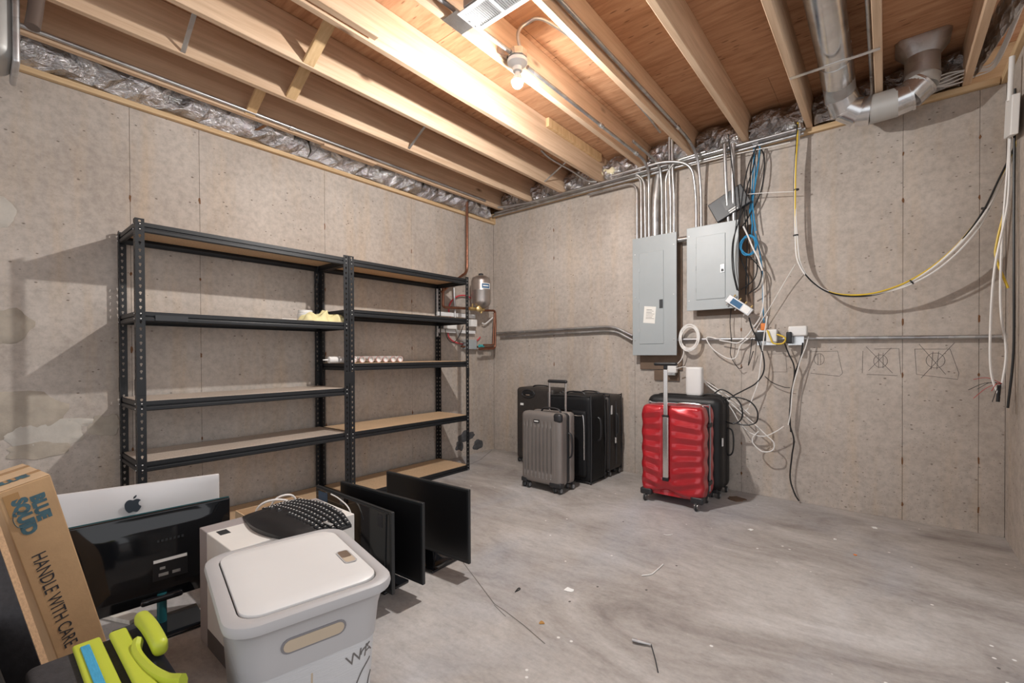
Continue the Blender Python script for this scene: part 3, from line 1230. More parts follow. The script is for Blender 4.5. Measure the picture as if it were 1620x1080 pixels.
conduit([(2.602, -.125, 2.715), (2.602, -.12, 2.40), (2.602, -.085, 2.112)], .0165, 'thicker steel conduit dropping right of the modem', n=10)
# conduit straps/couplings
for p, ax in (((1.942, -1.0, 2.735), (0, 1, 0)), ((1.942, -.42, 2.735), (0, 1, 0)), ((2.325, -.55, 2.775), (0, 1, 0)), ((.212, -2.4, 2.742), (0, 1, 0)), ((.7, -.075, 2.702), (1, 0, 0)), ((2.75, -.075, 2.702), (1, 0, 0))):
    m = MB()
    q = Vector(p) - Vector(ax) * .02
    m.lathe([(.0125, 0), (.017, 0), (.017, .04), (.0125, .04)], q, ax, 12)
    tag(m.build('conduit_coupling', 'galv', smooth=True), {(1.942, -1.0, 2.735): 'conduit coupling on the lamp conduit midway along the joist', (1.942, -.42, 2.735): 'conduit coupling on the lamp conduit near the foil',
        (2.325, -.55, 2.775): 'conduit coupling beside the joist above the shorter panel', (.212, -2.4, 2.742): 'conduit coupling on the conduit along the left wall',
        (.7, -.075, 2.702): 'conduit coupling on the sill near the corner', (2.75, -.075, 2.702): 'conduit coupling on the sill near the blue cables'}[p], 'conduit fitting')

# small conduit on the joist in the dark bay
P = [at_y(848, 232, -.75), at_y(868, 246, -.6), at_y(900, 264, -.35), at_y(925, 287, -.13)]
conduit(cr([(1.30, -.85, 2.80), (1.30, -.7, 2.775), (1.32, -.4, 2.76), (1.36, -.2, 2.72), (1.42, -.13, 2.715)], 5), .009, 'thin conduit curving down out of the dark joist bay to the sill')

# wall conduits from the corner to the panel
zA = at_y(900, 523, -.035).z
conduit(bend([at_y(786, 527, -.03), at_y(950, 517, -.03), at_y(972, 517, -.03), at_y(1001, 531, -.045)], .10), .0125, 'upper steel conduit along the back wall from the copper pipes to the tall panel')
conduit(bend([at_y(792, 533, -.03), at_y(955, 523.5, -.03), at_y(975, 524, -.03), at_y(1001, 538, -.045)], .10), .0125, 'lower steel conduit along the back wall from the copper pipes to the tall panel')
conduit([at_y(1072, 537, -.03), at_y(1604, 532, -.03)], .0125, 'long straight steel conduit running right along the back wall at outlet height')
m = MB()
m.lathe([(.013, 0), (.018, 0), (.018, .05), (.013, .05)], at_y(1604, 532, -.03) - Vector((.05, 0, 0)), (1, 0, 0), 12)
tag(m.build('conduit_coupling', 'galv', smooth=True), 'conduit connector at the far right end of the long wall conduit', 'conduit fitting')

# ------------------------------------------------------------------ lamp with bare bulb
lamp = thing('ceiling_lamp', 'bare glowing bulb in a white porcelain holder on a steel ceiling box', 'lamp', (BULB.x, BULB.y, BULB.z - .03))
bx, by = BULB.x, BULB.y
m = MB()
oct_ = [(math.cos(R(22.5 + 45 * i)) * .056, math.sin(R(22.5 + 45 * i)) * .056) for i in range(8)]
m.prism(oct_, (bx, by, BULB.z + .118), (1, 0, 0), (0, 1, 0), .04)
bxo = m.build('junction_box', 'galv', lamp, bevel=.002, seg=1)
MB().box((bx - .0595, by - .10, BULB.z + .125), (bx - .0545, by + .06, BULB.z + .165)).build('mounting_ear', 'galv', bxo)
MB().lathe([(0, .116), (.05, .116), (.057, .108), (.055, .092), (.040, .080), (.026, .072), (.026, .05), (.0, .05)], BULB, n=28).build('lamp_holder', 'porcelain', lamp, smooth=True)
MB().lathe([(0, .049), (.0135, .049), (.0155, .038), (.024, .020), (.0315, .004), (.0335, -.003), (.0335, -.006), (0, -.006)], BULB, n=24).build('bulb_base', 'porcelain', lamp, smooth=True)  # rim flared past the glowing dome, shaped to hold back upward light
MB().lathe([(0, -.0065), (.0300, -.0065), (.0300, -.014), (.0265, -.026), (.017, -.036), (0, -.041)], BULB, n=24).build('bulb', 'bulb_glow', lamp, smooth=True)
conduit([(bx - .03, YB + 1.0, 2.745), (bx - .03, -2.6, 2.745), (bx - .012, by - .054, BULB.z + .138)], .0115, 'steel conduit reaching the lamp box from behind the grille')
conduit(cr([(bx + .01, by + .02, BULB.z + .159), (bx + .005, by + .0, 2.86), (bx + .04, by + .03, 2.915), (bx + .13, by + .10, 2.925), (2.14, -1.4, 2.92), (2.12, -.7, 2.915), (2.10, -.3, 2.90)], 7), .0095, 'grey flexible conduit arching up out of the lamp box', 'galv_dull')

# register grille under the joists
gx0, gx1, gy0, gy1 = 1.96, 2.32, -2.425, -2.275
gr = thing('register_grille', 'white slotted air register with galvanised plate, screwed under the joists', 'air register', ((gx0 + gx1) / 2, (gy0 + gy1) / 2, 2.695))
gz = 2.700
m = MB()
m.box((gx0, gy0, gz), (gx1, gy0 + .022, gz + .005))
m.box((gx0, gy1 - .022, gz), (gx1, gy1, gz + .005))
m.box((gx0, gy0 + .022, gz), (gx0 + .03, gy1 - .022, gz + .005))
m.box((gx1 - .03, gy0 + .022, gz), (gx1, gy1 - .022, gz + .005))
m.box(((gx0 + gx1) / 2 - .008, gy0 + .022, gz), ((gx0 + gx1) / 2 + .008, gy1 - .022, gz + .005))
m.build('grille_frame', 'white_paint', gr)
n_ = 26
for i in range(n_):
    x = gx0 + .036 + (gx1 - gx0 - .072) * i / (n_ - 1)
    if abs(x - (gx0 + gx1) / 2) < .012:
        continue
    m = MB()
    m.obox((x - .003, gy0 + .022, gz + .001), (.0052, 0, .004), (0, gy1 - gy0 - .044, 0), (-.0018, 0, .0018))
    m.build('louvre', 'white_paint', gr)
MB().box((gx0 + .02, gy0 + .015, gz + .012), (gx1 - .02, gy1 - .015, gz + .0185)).build('damper', 'dark_grey_plastic', gr)  # dark colour stands in for the shade behind the louvre slots
MB().box((1.862, -2.43, 2.7165), (1.958, -2.30, 2.7195)).build('metal_plate', 'galv', gr)
for y in (-2.35, -2.31):
    MB().lathe([(0, 0), (.005, 0), (.004, .003), (0, .004)], (1.972, y, gz), (0, 0, -1), 8).build('screw', 'galv_dull', gr)
# duct boot above the grille
m = MB().box((gx0 + .03, gy0 + .01, gz + .022), (gx1 - .03, gy1 - .01, 2.95))
tag(m.build('duct_boot', 'galv_dull', bevel=.004), 'sheet metal duct boot above the white register', 'duct')

# ------------------------------------------------------------------ round duct on the right
dt = thing('round_duct', 'shiny round metal duct with taped elbow crossing under the joist', 'duct', (3.3, -.6, 2.53))
rD = .083
cx = 3.283
MB().tube([(cx, YB + 2.0, 2.835), (cx, -.62, 2.822)], rD, 28).build('straight_pipe', 'galv', dt, smooth=True)
MB().tube([(cx, -.66, 2.822), (cx, -.44, 2.80)], rD + .003, 28).build('pipe_joint', 'galv', dt, smooth=True)
segs = [((cx, -.45, 2.802), (cx + .005, -.33, 2.745)), ((cx + .004, -.345, 2.757), (cx + .03, -.275, 2.672)), ((cx + .025, -.285, 2.685), (cx + .10, -.262, 2.632)), ((cx + .085, -.262, 2.638), (cx + .15, -.26, 2.630))]
for i, (a, b) in enumerate(segs):
    MB().tube([a, b], rD + .001 * (i % 2) + .001, 28).build('elbow_gore', 'galv' if i not in (0,) else 'galv_dull', dt, smooth=True)
    a, b = Vector(a), Vector(b)
    d = (b - a).normalized()
    MB().tube([b - d * .006, b + d * .006], rD + .0055, 28).build('elbow_rib', 'galv', dt, smooth=True)
MB().tube([(cx + .15, -.26, 2.630), (cx + .285, -.258, 2.634)], rD + .002, 28).build('tape_wrap', 'duct_grey', dt, smooth=True)
segs2 = [((cx + .27, -.258, 2.634), (cx + .345, -.256, 2.650)), ((cx + .335, -.256, 2.647), (cx + .395, -.252, 2.705))]
for a, b in segs2:
    MB().tube([a, b], rD + .001, 28).build('elbow_gore', 'galv', dt, smooth=True)
    a, b = Vector(a), Vector(b)
    d = (b - a).normalized()
    MB().tube([b - d * .006, b + d * .006], rD + .0055, 28).build('elbow_rib', 'galv', dt, smooth=True)
MB().tube([(cx + .388, -.252, 2.695), (cx + .398, -.25, 2.75)], rD + .002, 28).build('tape_wrap', 'duct_grey', dt, smooth=True)
MB().tube([(cx + .397, -.25, 2.745), (cx + .397, -.25, 2.865)], rD - .001, 28).build('riser', 'galv_dull', dt, smooth=True)
# boot: round to rectangle
m = MB()
n = 24
rect = []
cxx, cyy = cx + .397, -.25
for j in range(n):
    a = 2 * math.pi * j / n
    c, s = math.cos(a), math.sin(a)
    k = 1 / max(abs(c) / .125, abs(s) / .10)
    rect.append((cxx + c * k, cyy + s * k))
vs = [(cxx + math.cos(2 * math.pi * j / n) * rD, cyy + math.sin(2 * math.pi * j / n) * rD, 2.86) for j in range(n)]
vs += [(x, y, 2.935) for x, y in rect] + [(x, y, 2.954) for x, y in rect]
fs = [(i * n + j, i * n + (j + 1) % n, (i + 1) * n + (j + 1) % n, (i + 1) * n + j) for i in range(2) for j in range(n)]
m.add(vs, fs)
m.build('boot', 'galv_dull', dt, smooth=True, angle=60)
# hanger strap under the duct
m = MB()
a, b = Vector((JX[7] + .004, -.80, 2.716)), Vector((JX[8] + .03, -.80, 2.716))
m.box((JX[7] + .006, -.812, 2.7145), (JX[8] + .03, -.787, 2.7185))
tag(m.build('hanger_strap', 'galv'), 'flat metal hanger strap spanning two joists under the round duct', 'metal strap')
conduit(cr([(3.445, -2.2, 2.80), (3.445, -.55, 2.79), (3.445, -.38, 2.785), (3.445, -.22, 2.77), (3.43, -.10, 2.74)], 5), .010, 'thin steel conduit beside the joist right of the round duct')

# grey duct at the top left
m = MB()
a = at_z(14, 60, 2.60)
gd = thing('insulated_duct', 'large grey sheet metal duct end at the top left corner of the view', 'duct', (.42, -4.3, 2.36))
MB().rbox((.33, -4.9, 2.385), (.60, -3.765, 2.70), .06, (3, 3, 3)).build('duct_body', 'duct_grey', gd, smooth=True)
MB().rbox((.325, -3.775, 2.38), (.605, -3.752, 2.705), .012, (3, 2, 3)).build('duct_rim', 'galv_dull', gd, smooth=True)
conduit([(.60, -3.715, 2.56), (.585, -3.705, 2.64), (.57, -3.69, 2.80)], .026, 'brown vertical pipe beside the grey duct at the top left', 'pipe_brown', n=12, name='pipe')

# ------------------------------------------------------------------ plumbing in the corner
XT = .20
c = at_x(761, 470, XT)
tk = thing('expansion_tank', 'stainless steel expansion tank with blue label, mounted beside the copper pipes', 'tank', (XT, c.y, 1.60))
TB = Vector((XT, c.y, 0))
zt_, zb_ = at_x(761, 436, XT).z, at_x(761, 488, XT).z
hT = zt_ - zb_
MB().lathe([(0, zb_), (.05, zb_ + .006), (.095, zb_ + .04), (.104, zb_ + .075), (.105, zb_ + hT * .52), (.1065, zb_ + hT * .53), (.1065, zb_ + hT * .56), (.105, zb_ + hT * .57), (.104, zt_ - .06), (.092, zt_ - .025), (.05, zt_ - .003), (0, zt_)], TB, n=36).build('tank_shell', 'stainless', tk, smooth=True, angle=60)
MB().lathe([(0, zt_ + .001), (.026, zt_ + .001), (.026, zt_ + .016), (.02, zt_ + .022), (0, zt_ + .022)], TB, n=18).build('tank_cap', 'rubber', tk, smooth=True)


def on_tank(a0, a1, z0, z1, r, mat, name, par, n=8):
    m = MB()
    m.grid(lambda u, v: Vector((TB.x + math.cos(a0 + (a1 - a0) * u) * r, TB.y + math.sin(a0 + (a1 - a0) * u) * r, z0 + (z1 - z0) * v)), n, 1)
    return m.build(name, mat, par, label=None)


aC = math.atan2(CAM.y - TB.y, CAM.x - TB.x)
lb = on_tank(aC + .05, aC + 1.05, zb_ + hT * .57, zb_ + hT * .74, .1078, 'label_white', 'tank_label', tk)
on_tank(aC + .10, aC + .92, zb_ + hT * .59, zb_ + hT * .72, .1085, 'label_blue', 'label_print', lb)
on_tank(aC + .2, aC + .8, zb_ + hT * .64, zb_ + hT * .675, .109, 'label_white', 'label_lettering', lb)
MB().cyl((XT, TB.y, zb_ - .05), (XT, TB.y, zb_ + .004), .013, 12).build('tank_neck', 'brass', tk, smooth=True)


def pl(lst, x):
    return [at_x(p[0], p[1], p[2] if len(p) > 2 else x) for p in lst]


conduit(bend(pl([(739, 312), (739, 430), (716, 447), (699, 462)], .10), .05), .014, 'copper pipe dropping from the ceiling to behind the shelving end', 'copper', name='copper_pipe')
conduit(bend(pl([(703, 452), (701, 455), (701, 486), (722, 487), (745, 488)], .10), .035), .014, 'copper pipe loop seen between the top two shelves of the right unit', 'copper', name='copper_pipe')
conduit(bend(pl([(765, 491), (783, 491), (784, 510), (783, 551), (758, 552)], .14), .035), .0125, 'copper pipe loop dropping below the stainless tank', 'copper', name='copper_pipe')
conduit(bend(pl([(765, 545.5), (780, 545.5), (782, 500), (782, 495)], .17), .02), .010, 'second copper pipe beside the loop under the stainless tank', 'copper', name='copper_pipe')
conduit(pl([(730, 548), (783, 549)], .05), .011, 'low horizontal copper pipe near the grey box under the tank', 'copper', name='copper_pipe')
# brass valve
vz = at_x(757, 489, .19)
va = thing('brass_valve', 'brass valve assembly under the stainless tank', 'valve', vz - Vector((0, 0, .03)))
MB().cyl(vz + Vector((-.02, -.12, 0)), vz + Vector((.02, .06, 0)), .019, 12).build('valve_body', 'brass', va, smooth=True)
MB().lathe([(0, 0), (.026, 0), (.03, .01), (.03, .03), (.02, .036), (0, .036)], vz + Vector((.015, -.02, 0)), (1, -.6, 0), 14).build('gauge', 'brass', va, smooth=True)
MB().cyl(vz + Vector((0, .04, -.02)), vz + Vector((0, .04, .03)), .022, 10).build('union_nut', 'brass', va)
MB().cyl(vz + Vector((0, -.09, 0)), vz + Vector((.0, -.09, .05)), .008, 8).build('valve_stem', 'brass', va)
# white steel frame behind the shelves
rk = thing('mounting_frame', 'white slotted steel frame on the wall behind the right shelving unit', 'frame', pl([(694, 535)], .02)[0])
a, b = pl([(691, 452), (694, 532)], .02)
MB().box((.002, a.y - .012, b.z), (.03, a.y + .03, a.z)).build('upright_rail', 'white_paint', rk)
a, b = pl([(693, 494), (752, 498)], .05)
MB().box((.03, a.y, a.z - .03), (.05, b.y, a.z + .01)).build('cross_rail', 'white_paint', rk)
a, b = pl([(693, 522), (752, 520)], .05)
MB().box((.03, a.y, a.z - .02), (.05, b.y, a.z + .012)).build('cross_rail', 'white_paint', rk)
# control boxes
ctl = thing('pump_controller', 'white pump controller box with cables under the second shelf of the right unit', 'controller', pl([(712, 525)], .05)[0])
a, b = pl([(706, 506), (720, 521)], .07)
MB().rbox((.051, a.y, b.z), (.10, b.y, a.z), .01, (3, 3, 3)).build('housing', 'white_plastic', ctl, smooth=True)
a, b = pl([(700, 508), (706, 520)], .07)
MB().rbox((.051, a.y, b.z), (.09, b.y - .002, a.z), .006, (3, 3, 3)).build('motor', 'galv_dull', ctl, smooth=True)
a, b = pl([(743, 505), (752, 517)], .07)
bo = MB().rbox((.051, a.y, b.z), (.10, b.y, a.z), .006, (2, 2, 2)).build('gauge_box', 'white_plastic', smooth=True)
tag(bo, 'white gauge box behind the end post of the right shelving unit', 'gauge')
bp = pl([(750, 545)], .06)[0]
jb = MB().box((.012, bp.y - .13, bp.z - .05), (.075, bp.y + .03, bp.z + .055)).build('junction_box', 'panel_grey', bevel=.004)
tag(jb, 'grey junction box low beside the copper loop under the tank', 'junction box')
vp = pl([(758, 547)], .10)[0]
m = MB()
m.cyl(vp, vp + Vector((.0, .07, 0)), .016, 10)
tag(m.build('teal_valve', 'teal_paint', smooth=True), 'teal handled valve beside the grey junction box under the tank', 'valve')
# pipe fittings on the top shelf
for i, (px, col, lab) in enumerate(((705, 'red_pex', 'small red fitting standing on the top of the right shelving unit'), (717, 'blue_cable', 'small blue fitting lying on the top of the right shelving unit'), (692, 'white_plastic', 'small white fitting on the top of the right shelving unit'))):
    p = at_x(px, 433, .12)
    m = MB()
    if i == 1:
        m.lathe([(0, 0), (.016, 0), (.02, .006), (.02, .05), (.014, .056), (0, .056)], (.12, p.y - .03, 1.8385), (0, 1, 0), 12)
    else:
        m.lathe([(0, 0), (.018, 0), (.018, .016), (.012, .02), (.012, .034), (.016, .038), (0, .04)], (.12, p.y, 1.8185), (0, 0, 1), 12)
    tag(m.build('pipe_fitting', col, smooth=True), lab, 'pipe fitting')
# red hoops of tube
P = [at_x(732 + 22 * math.cos(t), 490 + 23 * math.sin(t), .035) for t in [R(150 + 12 * i) for i in range(18)]]
wire('red_tube', P, .008, 'red_pex', 'red plastic tube arching behind the shelf near the tank', 'tube')
P = [at_x(735 + 26 * math.cos(t), 528 + 16 * math.sin(t), .02) for t in [R(200 - 14 * i) for i in range(14)]]
wire('red_tube', P, .007, 'red_pex', 'red plastic tube hanging in a low curve behind the shelf', 'tube')
conduit(bend(pl([(718, 455), (721, 520), (728, 540), (742, 541)], .06), .08), .012, 'grey conduit curving behind the end post to the junction box', 'galv_dull')
wire('cord', pl([(704, 520), (708, 535), (717, 542), (726, 532), (733, 515)], .09), .004, 'black_cable', 'thin black cord looping below the pump controller', 'cable')
# pale pipe in shadow
conduit(pl([(763, 511), (768, 512), (782, 500)], .05), .009, 'short pale pipe slanting on the wall below the tank', 'white_plastic', k=3, name='pipe')

# ------------------------------------------------------------------ network gear by the panels
md = thing('modem', 'black modem tilted on top of the shorter grey panel', 'modem', (2.47, -.10, 2.14))
a, b, c_, d_ = at_y(1119, 337, -.10), at_y(1134, 355, -.10), at_y(1184, 336, -.10), at_y(1164, 305, -.10)
u = (at_y(1166, 306, -.10) - a)
v = (b - a)
v = v - u * (v.dot(u) / u.dot(u))
v = v.normalized() * .17
u2 = u.normalized() * .27
o = at_y(1119, 334, -.118)
zmin = min((o + v).z, (o + v + u2).z)
m = MB()
m.obox(o, u2, v, (0, .045, 0))
lift = 2.132 - min(q.z for q in m.v)
for q in m.v:
    q.z += max(0, lift)
shift = Vector((0, 0, max(0, lift)))
m.build('modem_body', 'dark_grey_plastic', md, bevel=.006)
o = o + shift
m = MB().obox(o + u2 * .35 + v * .25 + Vector((0, -.0012, 0)), u2 * .3, v * .5, (0, .001, 0))
m.build('vent_panel', 'black_plastic', md)
for k in range(2):
    MB().obox(o + u2 * (.40) + v * (.80 + .1 * k) + Vector((0, -.0016, 0)), u2 * .24, v * .05, (0, .001, 0)).build('port_label', 'label_white', md)

# coax splitter hanging from the cables
sp = thing('coax_splitter', 'silver coax splitter with blue label hanging tilted below the shorter panel', 'splitter', at_y(1170, 482, -.13))
a = at_y(1149, 473, -.15)
u = at_y(1186, 497, -.15) - a
v = Vector((u.z, 0, -u.x)).normalized() * -.062
if v.z < 0:
    v = -v
MB().obox(a - v * .3, u, v, (0, .03, 0)).build('splitter_body', 'galv_dull', sp, bevel=.003)
MB().obox(a - v * .3 + u * .18 + v * .15 + Vector((0, -.001, 0)), u * .42, v * .7, (0, .0008, 0)).build('splitter_label', 'label_blue', sp)
MB().obox(a - v * .3 + u * .64 + v * .15 + Vector((0, -.001, 0)), u * .28, v * .7, (0, .0008, 0)).build('splitter_sticker', 'label_white', sp)
for i in range(4):
    q = a + v * .7 + u * (.15 + .24 * i) + Vector((0, .015, 0))
    MB().cyl(q, q + v * .32, .006, 8).build('coax_port', 'brass', sp, smooth=True)
for i in range(3):
    q = a - v * .3 + u * (.12 + .36 * i) + Vector((0, .015, 0))
    MB().cyl(q, q - v * .3, .006, 8).build('coax_port', 'galv', sp, smooth=True)

# outlet boxes on the long conduit
ob1 = thing('outlet_box', 'steel outlet box with white adapter and yellow cord, left on the wall conduit', 'outlet', at_y(1212, 545, -.03))
a, b = at_y(1197, 522, -.06), at_y(1228, 546, -.06)
MB().box((a.x, -.055, b.z), (b.x, -.002, a.z)).build('box', 'galv', ob1, bevel=.003)
a, b = at_y(1212, 521, -.10), at_y(1229, 541, -.10)
MB().rbox((a.x, -.105, b.z), (b.x, -.056, a.z), .008, (3, 3, 3)).build('adapter', 'white_plastic', ob1, smooth=True)
a, b = at_y(1194, 525, -.09), at_y(1210, 539, -.09)
MB().rbox((a.x, -.09, b.z), (b.x, -.056, a.z), .006, (3, 3, 3)).build('plug', 'black_plastic', ob1, smooth=True)
a, b = at_y(1203, 512, -.09), at_y(1211, 522, -.09)
MB().rbox((a.x, -.085, b.z), (b.x, -.06, a.z + .004), .004, (2, 2, 2)).build('orange_connector', 'orange_plastic', ob1, smooth=True)
ob2 = thing('outlet_box', 'steel outlet box with big white and black adapters, right on the wall conduit', 'outlet', at_y(1262, 545, -.03))
a, b = at_y(1246, 522, -.06), at_y(1272, 546, -.06)
MB().box((a.x, -.055, b.z), (b.x, -.002, a.z)).build('box', 'galv', ob2, bevel=.003)
a, b = at_y(1247, 516, -.11), at_y(1277, 531, -.11)
MB().rbox((a.x, -.125, b.z), (b.x, -.057, a.z), .012, (4, 3, 3)).build('adapter', 'white_plastic', ob2, smooth=True)
a, b = at_y(1244, 525, -.13), at_y(1254, 543, -.13)
MB().rbox((a.x, -.145, b.z), (b.x - .004, -.058, a.z), .008, (3, 3, 3)).build('plug', 'black_plastic', ob2, smooth=True)
# white power adapter under the tall panel
ad = thing('power_adapter', 'white power adapter plugged in on the wall just below the tall panel', 'adapter', at_y(1064, 588, -.03))
a, b = at_y(1055, 577, -.05), at_y(1071, 590, -.05)
MB().rbox((a.x, -.07, b.z), (b.x, -.022, a.z), .008, (3, 3, 3)).build('adapter_body', 'white_plastic', ad, smooth=True)
MB().box((a.x + .012, -.068, b.z - .018), (b.x - .012, -.024, b.z + .002)).build('outlet_plate', 'galv_dull', ad)

# ------------------------------------------------------------------ loose cables on the back wall
W = wire
W('cable', wl([(1197, 232), (1184, 262), (1176, 300), (1172, 330), (1168, 352), (1159, 385), (1159, 425), (1166, 459)], .16), .0045, 'black_cable', 'black cable curving in front of the shorter panel edge to the splitter')
W('cable', wl([(1152, 212), (1158, 262), (1163, 310), (1165, 350), (1160, 392), (1162, 432), (1168, 460)], .165), .004, 'black_cable', 'black cable dropping between the two conduits to the splitter')
W('cable', wl([(1196, 231), (1188, 260), (1186, 300), (1177, 330), (1170, 352), (1170, 400), (1184, 440), (1180, 458)], .07), .005, 'black_cable', 'thick black cable hanging beside the right edge of the shorter panel')
W('cable', wl([(1199, 229), (1208, 244), (1209, 270), (1203, 305), (1186, 340), (1172, 362)], .07), .005, 'black_cable', 'black cable bowing out to the right below the sill')
W('cable', wl([(1198, 230), (1192, 262), (1181, 300), (1178, 330), (1182, 370), (1197, 410), (1194, 440), (1172, 458)], .09), .0045, 'black_cable', 'black cable with a belly beside the blue coil')
W('cable', wl([(1186, 405), (1204, 428), (1200, 452), (1184, 464)], .10), .0045, 'black_cable', 'short black cable looping right above the splitter')
W('cable', wl([(1181, 332), (1183, 360), (1181, 420), (1180, 466)], .05), .005, 'black_cable', 'straight black cable behind the splitter')
W('cable', wl([(1194, 231), (1192, 262), (1190, 300), (1188, 330), (1190, 352), (1189, 372)], .06), .005, 'blue_cable', 'left bright blue cable hanging from the sill to the blue coil')
W('cable', wl([(1202, 232), (1200, 258), (1195, 290), (1191, 320), (1193, 345), (1196, 365)], .08), .005, 'blue_cable', 'right bright blue cable hanging from the sill to the blue coil')
W('cable', wl([(1192, 235), (1195, 270), (1192, 305), (1186, 330), (1190, 352), (1200, 390), (1206, 430), (1207, 480), (1209, 515)], .045), .0045, 'blue_cable', 'long blue cable reaching down to the left outlet box')
W('cable', wl([(1198, 228), (1215, 224), (1240, 218), (1262, 210)], .05), .0045, 'blue_cable', 'short blue cable running right under the sill')
cc = at_y(1184, 388, -.10)
P = []
for i in range(64):
    t = R(i * 20)
    rr = .058 + .006 * math.sin(i * .9)
    P.append(cc + Vector((math.cos(t) * rr * .95, -.014 * math.sin(i * .37), math.sin(t) * rr * 1.2)))
W('cable_coil', P, .0045, 'blue_cable', 'coiled bright blue network cable hanging beside the shorter panel', k=2)
W('cable', wl([(1176, 358), (1184, 375), (1191, 392), (1200, 410), (1206, 428)], .13), .006, 'white_cable', 'white cable crossing the blue coil')
W('cable', wl([(1154, 305), (1180, 307), (1210, 305), (1256, 303)], .10), .003, 'white_cable', 'thin white wire stretched sideways across the hanging cables')
W('cable', wl([(1258, 418, .10), (1240, 448, .08), (1218, 486, .07), (1206, 505, .07), (1190, 530, .08)], .08), .0028, 'white_cable', 'thin white wire slanting from the cable loop to the left outlet box')
W('cable', wl([(1190, 408), (1204, 430), (1208, 470), (1203, 500), (1190, 520), (1182, 531), (1168, 542), (1150, 540), (1138, 538)], .07), .005, 'white_cable', 'white cable dropping past the splitter to the wall conduit')
W('cable', wl([(1139, 536), (1118, 534), (1128, 552), (1150, 566), (1164, 565), (1172, 545), (1186, 534)], .06), .0045, 'white_cable', 'white cable looping left of the outlet box below the conduit')
W('cable', wl([(1214, 500), (1209, 530), (1204, 570), (1200, 600), (1194, 620), (1180, 650), (1165, 640), (1130, 620)], .09), .0045, 'white_cable', 'white cable falling from the left outlet box to the black suitcase')
W('cable', wl([(1185, 502), (1190, 520), (1200, 540), (1208, 565), (1208, 588), (1196, 606), (1175, 618), (1160, 626), (1150, 634)], .09), .0055, 'black_cable', 'thick black coax cable from the splitter curving down to the black suitcase')
W('cable', wl([(1157, 484), (1155, 510), (1157, 540), (1156, 562), (1168, 582), (1175, 580)], .05), .003, 'black_cable', 'thin black wire hanging below the splitter')
W('cable', wl([(1190, 535), (1187, 560), (1184, 578), (1192, 555)], .05), .003, 'black_cable', 'small black wire loop under the left outlet box')
W('cable', wl([(1214, 522), (1219, 535), (1224, 543), (1238, 543), (1243, 535), (1233, 530), (1229, 529)], .12), .006, 'yellow_cable', 'short yellow cord looping out of the left outlet box')
W('cable', wl([(1241, 542), (1248, 560), (1256, 578), (1256, 600), (1251, 625), (1250, 660), (1251, 683)], .07), .005, 'black_cable', 'left black cord hanging below the right outlet box')
W('cable', wl([(1270, 542, .07), (1267, 565, .07), (1258, 590, .06), (1253, 620, .06), (1249, 665, .06), (1256, 695, .06), (1253, 720, .05), (1250, 755, .05), (1257, 780, .05), (1264, 792, .045)], .06), .0055, 'black_cable', 'long black cord hanging from the right outlet box down to the floor')
W('cable', wl([(1279, 532), (1274, 550), (1266, 570), (1262, 585), (1254, 615), (1251, 650), (1247, 672)], .08), .004, 'white_cable', 'white cord twisted round the black cords below the right outlet box')
W('cable', wl([(1210, 595), (1222, 605), (1240, 612), (1250, 613)], .05), .003, 'black_cable', 'thin black wire swagging between the hanging cords')
# loops behind the suitcase
W('cable', wl([(1130, 622), (1142, 616), (1160, 626), (1172, 640), (1174, 660), (1162, 670), (1145, 664), (1136, 650), (1142, 634), (1160, 628), (1185, 634), (1198, 650), (1196, 668), (1178, 672), (1160, 668)], .16), .0055, 'black_cable', 'black cable coiled in two loops beside the black suitcase')
W('cable', wl([(1113, 603), (1130, 618), (1150, 632), (1175, 655), (1195, 672), (1212, 688), (1224, 700), (1222, 712), (1206, 714), (1192, 702), (1191, 692), (1200, 682)], .12), .0045, 'white_cable', 'white cable running down right from the suitcase and looping on the wall')
W('cable', wl([(1116, 608), (1140, 624), (1158, 648), (1170, 668), (1186, 684), (1208, 690), (1228, 682), (1240, 674)], .11), .004, 'white_cable', 'second white cable drooping beside the black suitcase')
W('cable', wl([(1112, 600), (1130, 612), (1160, 632), (1186, 655)], .13), .004, 'white_cable', 'short white cable behind the white router')
W('cable', wl([(1070, 583), (1082, 580), (1094, 584)], .10), .0035, 'white_cable', 'white cord from the power adapter to the router')
W('cable', wl([(1072, 575), (1078, 568), (1082, 555), (1080, 545)], .06), .004, 'white_cable', 'white cable joining the white coil to the adapter below')
# white coil hung on the conduit
cc = at_y(1091, 534, -.06)
P = []
for i in range(100):
    t = R(i * 18)
    k = 1 + .13 * math.sin(i * .23)
    P.append(cc + Vector((math.cos(t) * .075 * k, -.012 + .012 * math.sin(i * .31), math.sin(t) * .10 * k)))
W('cable_coil', P, .0042, 'white_cable', 'coil of white cable hung over the conduit right of the tall panel', k=2)

